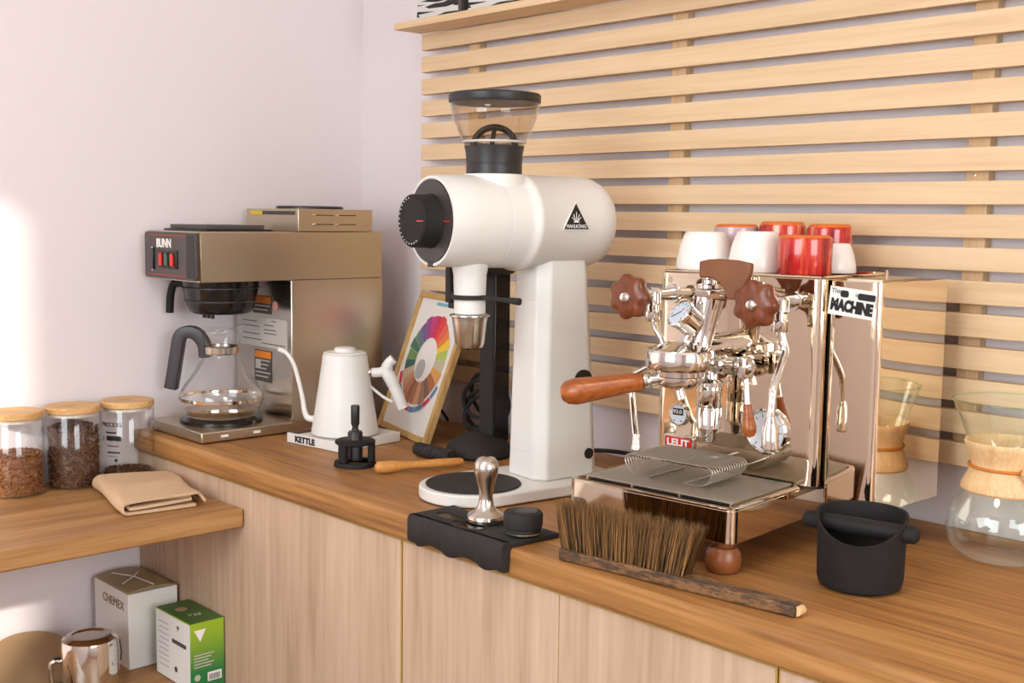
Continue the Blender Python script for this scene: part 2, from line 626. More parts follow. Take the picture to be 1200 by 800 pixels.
# ------------------------------------------------------------------ drip coffee brewer in the corner
bu = thing('drip_coffee_brewer', 'stainless steel drip coffee brewer standing in the corner of the worktop', 'coffee maker', (0.0255, -0.587, ZC))
W_, D_ = 0.23, 0.455
MB().box(0, W_, 0, D_, 0.003, 0.024).build('base_plate', STEEL, bu, bevel=0.002)
MB().box(0, W_, 0.215, D_, 0.0245, 0.3305).build('tower', STEEL_L, bu, bevel=0.0015)
MB().box(W_ + 0.0002, W_ + 0.0012, 0.217, D_, 0.0245, 0.3305).build('side_sheet', STEEL, bu)
MB().box(0, W_, 0.003, D_, 0.331, 0.4335).build('brew_head', STEEL, bu, bevel=0.0015)
MB().box(W_ - 0.0005, W_ + 0.0015, 0.0, 0.003, 0.331, 0.4335).build('edge_strip', CHROME, bu)
fp = MB().prism(rrect(0.003, W_ - 0.004, 0.334, 0.431, 0.008, 4), 0, 0.008,
                Matrix(((1, 0, 0, 0), (0, 0, -1, 0.002), (0, 1, 0, 0), (0, 0, 0, 1)))).build('control_panel', GREYP, bu, bevel=0.001)
MB().box(0.19, W_ - 0.006, -0.0068, -0.0058, 0.338, 0.427).build('panel_edge', BLACK, fp)
fx = Vector((1, 0, 0))
fz = Vector((0, 0, 1))
text('lettering', 'BUNN', 0.025, WHITE_INK, fp, (0.092, -0.0066, 0.407), fx, fz, width=0.064, bold=0.0008)
for z_ in (0.424, 0.341):
    MB().box(0.02, 0.188, -0.0066, -0.0060, z_, z_ + 0.0012).build('red_line', RED_INK, fp)
for i, (x_, m_) in enumerate(((0.082, RED_SW), (0.106, GREEN_SW), (0.132, RED_SW))):
    MB().box(x_ - 0.012, x_ + 0.010, -0.0075, -0.0058, 0.356, 0.392).build('switch_surround', BLACK_G, fp, bevel=0.0005)
    sw = MB()
    sw.prism([(-0.006, -0.013), (0.006, -0.013), (0.006, 0.010), (0, 0.014), (-0.006, 0.010)], 0, 0.004,
             Matrix(((1, 0, 0, x_), (0, 0, -1, -0.0076), (0, 1, 0, 0.374), (0, 0, 0, 1))))
    sw.build('rocker_switch', m_, fp, bevel=0.0008)
MB().box(0.043, 0.050, -0.0105, -0.0058, 0.352, 0.398).build('slide_switch', BLACK_G, fp, bevel=0.0008)
MB().box(0.148, 0.153, -0.0095, -0.0058, 0.356, 0.394).build('slide_switch', BLACK_G, fp, bevel=0.0008)
for z_ in (0.3505, 0.398):
    MB().lathe([(0.0025, 0), (0.0022, 0.001), (0, 0.0013)], 10, axis_M((0.0465, -0.0105, z_), (0, -1, 0))).build('panel_screw', STEEL_L, fp)
# filter funnel
fc = (0.1145, 0.112)
MB().lathe([(0.0, 0.258), (0.058, 0.258), (0.066, 0.262), (0.070, 0.270), (0.077, 0.300), (0.081, 0.330), (0.076, 0.330), (0.0, 0.322)], 44,
           T(fc[0], fc[1], 0)).build('filter_funnel', BLACK_G, bu)
fn = bpy.data.objects['filter_funnel']
for z_ in (0.284, 0.312):
    r_ = 0.070 + (z_ - 0.270) * 0.23
    MB().lathe([(r_, z_), (r_ + 0.003, z_), (r_ + 0.003, z_ + 0.003), (r_, z_ + 0.003)], 40, T(fc[0], fc[1], 0), False, False).build('rib', BLACK, fn)
for k in range(3):
    MB().box(-0.004, 0.004, -0.0025, 0.0025, 0.248, 0.2575, T(fc[0] - 0.018 + 0.018 * k, fc[1] - 0.03, 0)).build('drip_tab', BLACK, fn)
hd = Vector((-0.86, -0.50, 0)).normalized()
pts = [Vector((fc[0], fc[1], 0.322)) + hd * d + Vector((0, 0, z)) for d, z in ((0.070, 0.0), (0.10, -0.002), (0.116, -0.006), (0.124, -0.03), (0.127, -0.068))]
MB().tube(smooth_path(pts, 5), [0.009] * 10 + [0.0085] * 11, 10).build('funnel_handle', CHAR, bu, bevel=0)
a_ = math.radians(-80)


def wrap_label(name, parts, r0, r1, z0_, z1_, aa, ab, cx, cy, parent, mats):
    """printed sticker bent round a cone; parts = [(u0,u1,v0,v1,mat)] in 0..1"""
    mb = MB()
    for (u0, u1, v0, v1, m_, lift) in parts:
        mb.use(m_)
        n = max(2, int((u1 - u0) * 10))
        vs = []
        for k in range(n + 1):
            a = aa + (ab - aa) * (u0 + (u1 - u0) * k / n)
            for v in (v0, v1):
                r = r0 + (r1 - r0) * v + 0.0006 + lift
                vs.append((cx + r * math.cos(a), cy + r * math.sin(a), z0_ + (z1_ - z0_) * v))
        mb.add(vs, [(2 * k, 2 * k + 2, 2 * k + 3, 2 * k + 1) for k in range(n)])
    return mb.build(name, None, parent)


wrap_label('warning_sticker', [(0, 1, 0, 1, PAPER, 0), (0.35, 0.97, 0.62, 0.92, ORANGE, 0.0003), (0.05, 0.3, 0.1, 0.45, INK, 0.0003), (0.05, 0.3, 0.6, 0.9, INK, 0.0003),
                               (0.36, 0.45, 0.08, 0.5, INK, 0.0003), (0.5, 0.82, 0.3, 0.5, LABELK, 0.0003), (0.5, 0.82, 0.1, 0.22, LABELK, 0.0003), (0.88, 0.97, 0.08, 0.4, INK, 0.0003)],
           0.0725, 0.0765, 0.288, 0.306, math.radians(-98), math.radians(-70), fc[0], fc[1], bu, None)
# hot plate
MB().lathe([(0.0, 0.0245), (0.088, 0.0245), (0.088, 0.031), (0.080, 0.0335), (0.0, 0.0335)], 44, T(fc[0], fc[1] - 0.002, 0)).build('hot_plate', BLACK_G, bu)
for x_ in (0.052, 0.128):
    MB().box(0.231 - 0.0005, 0.232, x_ - 0.008, x_ + 0.008, 0.011, 0.016).build('indicator_tab', WHITE_INK, bu)
# stickers on the tower's front face (y = 0.215)
def flat(parent, name, x0_, x1_, z0_, z1_, mat, y=0.2149, th=0.0006):
    return MB().box(x0_, x1_, y - th, y, z0_, z1_).build(name, mat, parent, smooth=False)


def warn(x0_, x1_, z0_, z1_):
    s = flat(bu, 'warning_sticker', x0_, x1_, z0_, z1_, LABELK, y=0.2146)
    flat(s, 'orange_band', x0_ + 0.002, x1_ - 0.002, z1_ - 0.017, z1_ - 0.002, ORANGE, y=0.2140, th=0.0003)
    n = int((z1_ - z0_ - 0.02) / 0.009)
    for k in range(n):
        zz = z1_ - 0.024 - k * 0.009
        flat(s, 'text_line', x0_ + 0.005, x1_ - 0.006 - 0.008 * (k % 3), zz, zz + 0.0028, LABELG, y=0.2140, th=0.0003)
    return s


warn(0.073, 0.150, 0.252, 0.292)
flat(bu, 'data_plate', 0.018, 0.214, 0.178, 0.243, LABELG, y=0.2146)
dp = bpy.data.objects['data_plate']
for k, (a, b_, zz) in enumerate(((0.03, 0.09, 0.232), (0.03, 0.10, 0.221), (0.12, 0.16, 0.226), (0.12, 0.17, 0.216), (0.12, 0.17, 0.208), (0.03, 0.10, 0.204), (0.03, 0.11, 0.192), (0.11, 0.205, 0.185), (0.15, 0.17, 0.236))):
    flat(dp, 'text_line', a, b_, zz, zz + 0.002, LABELK, y=0.2140, th=0.0003)
w_ = warn(0.078, 0.150, 0.100, 0.170)
flat(w_, 'hand_picture', 0.084, 0.105, 0.128, 0.146, LABELG, y=0.2137, th=0.0003)
MB().lathe([(0.010, 0), (0.010, 0.0008), (0, 0.0008)], 20, axis_M((0.166, 0.2146, 0.272), (0, -1, 0))).build('round_seal', plain('faded_pink', (206, 140, 120), rough=0.6), bu)
# top: lid and the two rear warmers
t1_ = MB().box(0.02, 0.20, 0.03, 0.19, 0.434, 0.438).build('lid', BLACK, bu, bevel=0.001)
MB().box(0.03, 0.19, 0.04, 0.175, 0.4384, 0.447).build('lid_top', GREYP, t1_, bevel=0.001)
MB().box(0.012, 0.228, 0.235, 0.43, 0.4345, 0.483).build('top_warmer', STEEL, bu, bevel=0.0015)
tw = bpy.data.objects['top_warmer']
for z_ in (0.449, 0.469):
    for y_ in (0.275, 0.335):
        MB().box(0.2283, 0.2290, y_, y_ + 0.05, z_, z_ + 0.0018).build('vent_slot', INK, tw)
        MB().lathe([(0.004, 0), (0.003, 0.002), (0, 0.0026)], 12, axis_M((0.2283, y_, z_ + 0.001), (1, 0, 0))).build('rivet', CHROME, tw)
MB().box(0.035, 0.215, 0.2335, 0.2345, 0.470, 0.478).build('caution_strip', LABELK, tw)
MB().box(0.035, 0.085, 0.2328, 0.2334, 0.470, 0.478).build('yellow_patch', YELLOW, tw)
MB().lathe([(0.0, 0.4835), (0.075, 0.4835), (0.075, 0.4885), (0.070, 0.490), (0.0, 0.490)], 36, T(0.12, 0.335, 0)).build('warmer_plate', BLACK, bu)

# glass decanter on the hot plate
de = thing('glass_decanter', 'round glass coffee decanter with black handle on the brewer hot plate', 'coffee pot', (0.14, -0.477, ZC + 0.0337))
prof = [(0.0, 0.001), (0.064, 0.001), (0.073, 0.004), (0.086, 0.026), (0.0895, 0.038), (0.088, 0.050), (0.076, 0.072), (0.055, 0.102), (0.040, 0.128), (0.034, 0.142), (0.036, 0.156), (0.043, 0.178), (0.048, 0.190)]
MB().lathe(prof, 56, None, False, False, zf=lambda a, r, z: z + (0.012 * max(0, math.cos(a - 0.75)) ** 3 if z > 0.17 else 0)).build('bowl', GLASS, de, solid=0.0018)
MB().lathe([(0.0895, 0.0375), (0.0912, 0.038), (0.0912, 0.044), (0.0893, 0.0445)], 56, None, False, False).build('steel_band', CHROME, de)
MB().lathe([(0.0, 0.003), (0.060, 0.003), (0.070, 0.006), (0.078, 0.018), (0.0, 0.018)], 44).build('coffee_remains', thin_glass('weak_coffee', (0.80, 0.62, 0.40), 1.33), de)
MB().lathe([(0.0352, 0.136), (0.0372, 0.138), (0.0382, 0.152), (0.0362, 0.154)], 40, None, False, False).build('neck_band', STEEL_L, de)
hd = Vector((-0.62, -0.55, 0)).normalized()
hd = Vector((-0.70, -0.71, 0))
sd = Vector((0.71, -0.70, 0))
hp = [hd * d + Vector((0, 0, z)) for d, z in ((0.034, 0.128), (0.036, 0.156), (0.052, 0.178), (0.072, 0.182), (0.088, 0.172), (0.096, 0.135), (0.104, 0.088), (0.110, 0.058))]
hb = MB()
path = smooth_path(hp, 4)
vs, fs = [], []
for i, p in enumerate(path):
    t = (path[min(i + 1, len(path) - 1)] - path[max(i - 1, 0)]).normalized()
    nn = sd.cross(t).normalized()
    th = 0.0135 if i > 8 else 0.012 + 0.0002 * i
    for a, b_ in ((-0.011, -th), (0.011, -th), (0.013, 0), (0.011, th), (-0.011, th), (-0.013, 0)):
        vs.append(p + sd * a + nn * b_)
for i in range(len(path) - 1):
    for k in range(6):
        fs.append((i * 6 + k, i * 6 + (k + 1) % 6, (i + 1) * 6 + (k + 1) % 6, (i + 1) * 6 + k))
fs += [tuple(range(6)), tuple((len(path) - 1) * 6 + k for k in range(6))]
hb.add(vs, fs).build('handle', PURPLE, de, bevel=0.002)

# ------------------------------------------------------------------ jars on the low shelf
def jar(y, fill, beans, label, x=0.064, text_=False):
    t = thing('storage_jar', label, 'jar', (x, y, ZS), group='glass coffee jars with bamboo lids')
    R = 0.0535
    MB().lathe([(0.0, 0.001), (R - 0.008, 0.001), (R - 0.002, 0.004), (R, 0.012), (R, 0.150), (R - 0.002, 0.153)], 56, None, False, False).build('glass_body', GLASS, t, solid=0.0022)
    MB().lathe([(0, 0.1545), (R - 0.002, 0.1545), (R + 0.001, 0.156), (R + 0.001, 0.165), (R - 0.001, 0.1675), (0.012, 0.168), (0.010, 0.1665), (0, 0.1665)], 56).build('lid', BAMBOO, t)
    MB().lathe([(0, 0.1475), (R - 0.005, 0.1475), (R - 0.005, 0.1543), (0, 0.1543)], 40).build('lid_seal', plain('silicone_seal', (214, 204, 190), rough=0.5), t)
    rr = R - 0.0035
    core = MB().lathe([(0, 0.004), (rr - 0.006, 0.004), (rr - 0.004, 0.008), (rr - 0.004, fill[0] - 0.004), (0, fill[1] - 0.004)], 30).build('bean_mass', beans, t)
    core['kind'] = 'stuff'
    bm_ = MB()
    rnd = random.Random(int(-y * 1000))
    oct_v = [(1, 0, 0), (-1, 0, 0), (0, 1, 0), (0, -1, 0), (0, 0, 1), (0, 0, -1)]
    oct_f = [(0, 2, 4), (2, 1, 4), (1, 3, 4), (3, 0, 4), (2, 0, 5), (1, 2, 5), (3, 1, 5), (0, 3, 5)]
    nb = int(1500 * fill[0] / 0.1) + 300
    for k in range(nb):
        a = rnd.uniform(0, 2 * PI)
        if k < 350:
            rad = rr * math.sqrt(rnd.random()) * 0.97
            z = fill[1] + (fill[0] - fill[1]) * rad / rr + rnd.uniform(-0.002, 0.001)
        else:
            rad = rr - 0.0028
            z = rnd.uniform(0.006, fill[0])
        Mx = T(rad * math.cos(a), rad * math.sin(a), z) @ Matrix.Rotation(rnd.uniform(0, 6), 4, 'Z') @ Matrix.Rotation(rnd.uniform(0, 6), 4, 'X') @ Matrix.Diagonal((0.0040, 0.0028, 0.0022, 1))
        bm_.add(oct_v, oct_f, Mx)
    b_ = bm_.build('coffee_beans', beans, t, angle=80)
    b_['kind'] = 'stuff'
    if text_:
        parts = [(0.05, 0.75, 0.88, 0.93, INK, 0), (0.12, 1.0, 0.66, 0.80, INK, 0), (0.12, 0.9, 0.47, 0.50, INK, 0), (0.14, 0.95, 0.26, 0.31, INK, 0), (0.2, 0.85, 0.155, 0.17, LABELK, 0), (0.62, 0.80, 0.0, 0.09, INK, 0)]
        wrap_label('marker_lines', parts, R + 0.001, R + 0.001, 0.045, 0.112, math.radians(-78), math.radians(-40), 0, 0, t, None)
        a = math.radians(-58)
        rr2 = R + 0.0022
        for bd, z in (('PROCESS', 0.122), ('2 M2 23', 0.092)):
            for i, ch in enumerate(bd):
                if ch == ' ':
                    continue
                aa = math.radians(-84 + i * 7.4)
                text('lettering', ch, 0.0125, INK, t, (rr2 * math.cos(aa), rr2 * math.sin(aa), z), (-math.sin(aa), math.cos(aa), 0), (0, 0, 1))
    return t


jar(-0.8905, (0.083, 0.088), BEANS_L, 'glass jar at the left edge, half full of light brown beans')
jar(-0.773, (0.122, 0.138), BEANS_M, 'glass jar almost full of dark beans, between the other two jars')
jar(-0.656, (0.018, 0.022), BEANS_M, 'nearly empty glass jar with black handwriting, nearest the corner', text_=True)

# folded towel (profile in Y-Z, extruded along X)
tp = [(0.066, 0.0035), (-0.05, 0.0035), (-0.071, 0.006), (-0.076, 0.014), (-0.070, 0.023), (-0.045, 0.026), (0.060, 0.024), (0.078, 0.019), (0.088, 0.006)]
ti = [(0.060, 0.0145), (-0.045, 0.0115), (-0.062, 0.0135), (-0.050, 0.0185), (0.062, 0.0185)]


def ribbon(path2, th, xa, xb, nx, rnd):
    pts_ = smooth_path([(0, p[0], p[1]) for p in path2], 7)
    n = len(pts_)
    vs, fs = [], []
    for side in (1, -1):
        for j in range(nx + 1):
            f = j / nx
            for i, p in enumerate(pts_):
                t = (pts_[min(i + 1, n - 1)] - pts_[max(i - 1, 0)]).normalized()
                nn = Vector((0, -t.z, t.y))
                sk = 0.016 * math.sin(i / n * 5) * (f - 0.3)
                y = p.y + (0.006 * math.sin(f * 4 + 1))
                lift = 0.0022 * math.sin(f * 9 + i * 0.25) * (1 if p.z > 0.018 else 0) + 0.006 * max(0, 0.25 - f) * (1 if p.z > 0.018 else 0)
                q = Vector((xa + (xb - xa) * f + sk, y, max(p.z + lift, 0.0028))) + nn * (th * side * 0.5)
                vs.append(q)
    S = (nx + 1) * n
    for j in range(nx):
        for i in range(n - 1):
            a, b_, c, d = j * n + i, j * n + i + 1, (j + 1) * n + i + 1, (j + 1) * n + i
            fs.append((a, b_, c, d))
            fs.append((S + d, S + c, S + b_, S + a))
    for i in range(n - 1):
        fs.append((i, S + i, S + i + 1, i + 1))
        e = nx * n
        fs.append((e + i, e + i + 1, S + e + i + 1, S + e + i))
    for j in range(nx):
        fs.append((j * n, (j + 1) * n, S + (j + 1) * n, S + j * n))
        e = n - 1
        fs.append((j * n + e, S + j * n + e, S + (j + 1) * n + e, (j + 1) * n + e))
    return vs, fs


tw_ = thing('folded_towel', 'folded tan towel lying on the jar shelf beside the jars', 'towel', (0.262, -0.711, ZS + 0.0005), math.radians(-9))
mb = MB()
mb.add(*ribbon(tp, 0.005, -0.116, 0.115, 22, random))
mb.build('outer_fold', TOWEL, tw_, angle=60)
mb = MB()
mb.add(*ribbon(ti, 0.005, -0.110, 0.108, 22, random))
mb.build('inner_fold', TOWEL, tw_, angle=60)

# ------------------------------------------------------------------ cartons etc. on the bottom shelf
wc = thing('filter_carton', 'white carton with a brown flapped top in the corner of the low shelf', 'box', (0.030, -0.722, ZB), 0)
MB().box(0, 0.162, 0, 0.108, 0.0005, 0.158).build('carton_body', PAPER, wc, bevel=0.001)
tb = MB()
n = 12
vs, fs = [], []
for i in range(n + 1):
    for j in range(n + 1):
        u, v = i / n, j / n
        z = 0.1585 + 0.007 * math.sin(PI * v) * (1 - 0.3 * u)
        vs.append((0.162 * u, 0.108 * v, z))
for i in range(n):
    for j in range(n):
        a = i * (n + 1) + j
        fs.append((a, a + n + 1, a + n + 2, a + 1))
tb.add(vs, fs)
tb.build('top_flap', CARD, wc, solid=0.001)
MB().tube([(0.02, 0.03, 0.166), (0.08, 0.05, 0.1685), (0.15, 0.062, 0.166)], 0.0012, 6).build('crease', PAPER, wc)
MB().tube([(0.10, 0.018, 0.164), (0.08, 0.052, 0.1688), (0.05, 0.075, 0.167)], 0.0012, 6).build('crease', PAPER, wc)
text('lettering', 'CHEMEX', 0.026, plain('gold_brown_print', (150, 120, 90), rough=0.6), wc, (0.093, -0.0008, 0.128), (1, 0, 0), (0, 0, 1), width=0.10)
MB().box(0.1622, 0.1627, 0.084, 0.092, 0.040, 0.052).build('red_seal', plain('brick_red_print', (150, 60, 44), rough=0.6), wc)
MB().tube([(0.12, -0.001, 0.055), (0.128, -0.001, 0.03), (0.124, -0.001, 0.012)], 0.0011, 6).build('printed_stroke', LABELK, wc)


def green_mat():
    m, nt, b = principled('green_carton_print')
    N, L = nt.nodes, nt.links
    tc = N.new('ShaderNodeTexCoord')
    sp_ = N.new('ShaderNodeSeparateXYZ')
    L.new(tc.outputs['Object'], sp_.inputs[0])
    cr = N.new('ShaderNodeValToRGB')
    mr = N.new('ShaderNodeMath')
    mr.operation = 'MULTIPLY'
    mr.inputs[1].default_value = 7.2
    L.new(sp_.outputs['Z'], mr.inputs[0])
    L.new(mr.outputs[0], cr.inputs[0])
    e = cr.color_ramp.elements
    e[0].color = (*srgb((34, 120, 62)), 1)
    e[0].position = 0.25
    e[1].color = (*srgb((150, 180, 40)), 1)
    e[1].position = 0.86
    L.new(cr.outputs[0], b.inputs['Base Color'])
    b.inputs['Roughness'].default_value = 0.4
    return m


GRN = green_mat()
gc = thing('green_carton', 'small green and white carton standing against the cabinet on the low shelf', 'box', (0.233, -0.682, ZB), 0)
MB().box(0, 0.144, 0, 0.073, 0.0005, 0.136).build('carton_body', GRN, gc, bevel=0.0008)
MB().box(0.001, 0.1425, -0.0008, -0.0001, 0.002, 0.134).build('white_side', PAPER, gc)
MB().box(0.001, 0.143, 0.001, 0.072, 0.1362, 0.1368).build('lid', plain('deep_green_print', (58, 104, 40), rough=0.4), gc)
ws = bpy.data.objects['white_side']
for k in range(9):
    MB().box(0.012 + 0.006 * (k % 2), 0.055, -0.0014, -0.0009, 0.112 - 0.011 * k, 0.1145 - 0.011 * k).build('text_line', LABELG, ws)
MB().box(0.070, 0.128, -0.0014, -0.0009, 0.082, 0.090).build('dark_bar', LABELK, ws)
MB().prism([(0.090, 0.120), (0.100, 0.120), (0.095, 0.110)], 0, 0.0005, Matrix(((1, 0, 0, 0), (0, 0, -1, -0.0009), (0, 1, 0, 0), (0, 0, 0, 1)))).build('filter_picture', LABELK, ws)
MB().lathe([(0.006, 0), (0.006, 0.0005), (0, 0.0005)], 14, axis_M((0.085, -0.0009, 0.030), (0, -1, 0))).build('filter_picture', LABELK, ws)
gM = Matrix(((0, 0, 1, 0.1443), (1, 0, 0, 0), (0, 1, 0, 0), (0, 0, 0, 1)))
MB().prism([(0.008, 0.122), (0.033, 0.122), (0.0205, 0.098)], 0, 0.0006, gM).build('white_triangle', WHITE_INK, gc)
MB().box(0.144, 0.1448, 0.036, 0.066, 0.014, 0.032).build('barcode_patch', PAPER, gc)
for k in range(9):
    MB().box(0.1449, 0.1452, 0.039 + k * 0.0027, 0.0402 + k * 0.0027, 0.016, 0.028).build('barcode_bar', INK, gc)
for k in range(5):
    MB().box(0.144, 0.1446, 0.007, 0.050 - 0.006 * (k % 3), 0.070 - k * 0.006, 0.0722 - k * 0.006).build('text_line', LABELG, gc)
MB().lathe([(0.007, 0), (0.007, 0.0005), (0, 0.0005)], 6, axis_M((0.1443, 0.014, 0.026), (1, 0, 0))).build('emblem', LABELG, gc)
MB().lathe([(0.012, 0), (0.012, 0.0004), (0, 0.0004)], 14, T(0.05, 0.03, 0.1369)).build('tan_emblem', CARD, gc)
text('lettering', 'V60', 0.018, LABELG, gc, (0.096, 0.035, 0.1374), (0.3, 1, 0), (-1, 0.3, 0), width=0.026)

mp_ = thing('milk_pitcher', 'upturned stainless steel milk pitcher on the low shelf in front of the cartons', 'pitcher', (0.236, -0.822, ZB))
R = 0.054
MB().lathe([(R - 0.0015, 0.0005), (R, 0.002), (R, 0.094), (R - 0.003, 0.106), (R - 0.012, 0.1125), (0.034, 0.113), (0.031, 0.1105), (0.0, 0.1105)], 56, None, False).build('body', CHROME2, mp_)
hd = Vector((-0.45, -0.89, 0))
MB().tube(smooth_path([hd * d + Vector((0, 0, z)) for d, z in ((R - 0.002, 0.062), (R + 0.012, 0.064), (R + 0.019, 0.052), (R + 0.018, 0.026), (R + 0.012, 0.010), (R - 0.002, 0.012))], 5), 0.0048, 8).build('handle', STEEL_L, mp_)
MB().box(-0.004, 0.004, -0.002, 0.012, 0.05, 0.058, T(hd.x * (R + 0.010), hd.y * (R + 0.010), 0.012)).build('grip_clip', BLACK, mp_)

pf = thing('paper_filter_stack', 'round brown paper filters leaning by the wall beside the upturned pitcher', 'paper filters', (0.094, -0.880, ZB + 0.0015))
fm = MB()
for k in range(3):
    Mx = T(-0.002 * k, 0.003 * k, 0.031 + 0.0022 * k) @ Matrix.Rotation(math.radians(20), 4, 'Y')
    MBk = MB().lathe([(0, 0.003), (0.05, 0.002), (0.084, 0.0)], 40, Mx)
    MBk.build('filter', BROWNP, pf, solid=0.0008)
sc2 = thing('black_clip', 'small curved black clip at the left end of the low shelf', 'clip', (0.215, -1.0, ZB + 0.004))
MB().tube(smooth_path([(0.03, 0.02, 0.0), (0.0, 0.0, 0.016), (-0.04, -0.03, 0.020), (-0.07, -0.06, 0.0)], 6), 0.004, 8).build('arc', BLACK_G, sc2)
MB().lathe([(0.008, -0.0035), (0.008, 0.0), (0, 0.002)], 14, T(0.03, 0.02, 0)).build('foot', BLACK_G, sc2)

RT = Vector((0.682, 0.731, 0))      # used only to describe which way spout and handle point


# ------------------------------------------------------------------ kettle and its square base
kb = thing('kettle_base', 'square white kettle base with black marker writing on its front edge', 'kettle base', (0.4065, -0.342, ZC), math.radians(6.6))
MB().prism(rrect(-0.082, 0.082, -0.086, 0.086, 0.004, 2), 0.001, 0.0205).build('housing', WHITE_K, kb, bevel=0.0012)
MB().lathe([(0, 0.0206), (0.066, 0.0206), (0.066, 0.0211), (0, 0.0211)], 40, T(0.01, 0.0, 0)).build('cradle', plain('pale_cradle', (214, 206, 200), rough=0.4), kb)
MB().prism(rrect(-0.078, -0.05, -0.080, -0.02, 0.004, 2), 0.0206, 0.0210).build('touch_display', LABELK, kb)
text('lettering', 'KETTLE', 0.017, INK, kb, (-0.022, -0.0864, 0.0105), (1, 0, 0), (0, 0, 1), width=0.062, bold=0.0009)

ke = thing('gooseneck_kettle', 'white gooseneck kettle with stubby handle standing on its square base', 'kettle', (0.425, -0.352, ZC + 0.0212))
MB().lathe([(0, 0.0005), (0.064, 0.0005), (0.069, 0.004), (0.0685, 0.010), (0.062, 0.050), (0.0535, 0.105), (0.047, 0.150), (0.0455, 0.164), (0.0445, 0.166), (0.0, 0.166)], 56).build('body', WHITE_K, ke)
MB().lathe([(0, 0.1662), (0.043, 0.1662), (0.044, 0.168), (0.042, 0.1705), (0.024, 0.1715), (0.022, 0.174), (0.0215, 0.178), (0.0185, 0.180), (0, 0.1802)], 48).build('lid', WHITE_K, ke)
sp_ = [-RT * d + Vector((0, 0, z)) for d, z in ((0.060, 0.030), (0.076, 0.032), (0.083, 0.045), (0.088, 0.075), (0.097, 0.115), (0.106, 0.145), (0.120, 0.166), (0.137, 0.174))]
pp = smooth_path(sp_, 6)
MB().tube(pp, [0.0075 - 0.0032 * min(1, i / 20) for i in range(len(pp))], 14).build('spout', WHITE_K, ke)
MB().lathe([(0.0075, 0), (0.0085, 0.002), (0.0085, 0.010), (0.0075, 0.012)], 20, axis_M(RT * 0.046 + Vector((0, 0, 0.128)), RT)).build('steel_collar', STEEL_L, ke)
h_ = MB()
h_.tube(smooth_path([RT * d + Vector((0, 0, z)) for d, z in ((0.056, 0.128), (0.072, 0.129), (0.084, 0.132))], 4), [0.010] * 5 + [0.011] * 4, 14)
h_.tube(smooth_path([RT * d + Vector((0, 0, z)) for d, z in ((0.100, 0.157), (0.089, 0.146), (0.087, 0.130), (0.098, 0.108), (0.112, 0.075), (0.120, 0.055))], 5),
        [0.0105] * 6 + [0.012] * 5 + [0.0135] * 5 + [0.012] * 5 + [0.0115] * 5, 16)
h_.build('handle', WHITE_K, ke)
MB().tube(smooth_path([RT * d + Vector((0, 0, z)) for d, z in ((0.052, 0.100), (0.066, 0.088), (0.082, 0.076), (0.098, 0.068))], 4), 0.003, 8).build('handle_strut', WHITE_K, ke)

# ------------------------------------------------------------------ black distribution tool
wd = thing('needle_distribution_tool', 'black coffee needle tool on a slotted ring, in front of the kettle', 'coffee tool', (0.612, -0.459, ZC))
MB().lathe([(0.028, 0.0005), (0.040, 0.0005), (0.0405, 0.003), (0.0385, 0.009), (0.028, 0.009)], 44, None, False, False).build('base_ring', CHAR, wd)
for k in range(3):
    a = math.radians(-80 + 120 * k)
    MB().box(0.026, 0.037, -0.009, 0.009, 0.009, 0.046, Matrix.Rotation(a, 4, 'Z')).build('pillar', CHAR, wd, bevel=0.002)
MB().lathe([(0, 0.042), (0.036, 0.042), (0.038, 0.044), (0.038, 0.048), (0.034, 0.050), (0.0, 0.050)], 44).build('top_disc', CHAR, wd)
MB().lathe([(0, 0.012), (0.014, 0.012), (0.014, 0.063), (0.012, 0.066), (0.007, 0.067), (0.0055, 0.074), (0.008, 0.080), (0.0085, 0.112), (0.0075, 0.115), (0, 0.115)], 32).build('stem', BLACK, wd)

# ------------------------------------------------------------------ framed colour wheel chart
th_ = math.atan2(-0.074, 0.26)
po = thing('framed_chart', 'framed poster with a many-coloured tasting wheel leaning against the back wall', 'picture frame', (0.294, -0.168, ZC + 0.001), th_)
tilt = Matrix.Rotation(math.radians(-19.5), 4, 'X')      # leans back to the wall
PW, PH = 0.272, 0.318
fr_ = 0.013
for (a, b_, c, d) in ((0, fr_, 0, PH), (PW - fr_, PW, 0, PH), (fr_, PW - fr_, 0, fr_), (fr_, PW - fr_, PH - fr_, PH)):
    MB().box(a, b_, -0.006, 0.008, c, d, tilt).build('frame_bar', FRAME_W, po, bevel=0.0008)
MB().box(fr_, PW - fr_, 0.0, 0.004, fr_, PH - fr_, tilt).build('sheet', PAPER_W, po)
cols = [(230, 190, 60), (222, 120, 60), (226, 90, 80), (214, 60, 70), (196, 50, 80), (190, 60, 120), (150, 70, 130), (110, 90, 140), (96, 120, 110), (70, 110, 90), (110, 140, 80), (60, 100, 90),
        (200, 170, 150), (190, 140, 110), (180, 120, 90), (150, 96, 70), (176, 110, 84), (200, 150, 110), (160, 120, 100), (130, 90, 74), (170, 100, 60), (210, 150, 80), (190, 176, 150), (170, 190, 90)]
cmats = [plain('print_%d' % i, c, rough=0.7) for i, c in enumerate(cols)]
wc_ = (0.133, 0.170)
sh = bpy.data.objects['sheet']
for i, cm in enumerate(cmats):
    a0, a1 = math.radians(15 * i + 20), math.radians(15 * i + 34.4)
    vs = []
    nseg = 3
    r0_, r1_ = 0.050, (0.100 if i % 3 else 0.104)
    for k in range(nseg + 1):
        a = a0 + (a1 - a0) * k / nseg
        for r in (r0_, r1_):
            vs.append(tilt @ Vector((wc_[0] + r * math.cos(a), -0.0006, wc_[1] + r * math.sin(a))))
    MB().add(vs, [(2 * k, 2 * k + 1, 2 * k + 3, 2 * k + 2) for k in range(nseg)]).build('wheel_sector', cm, sh, smooth=False)
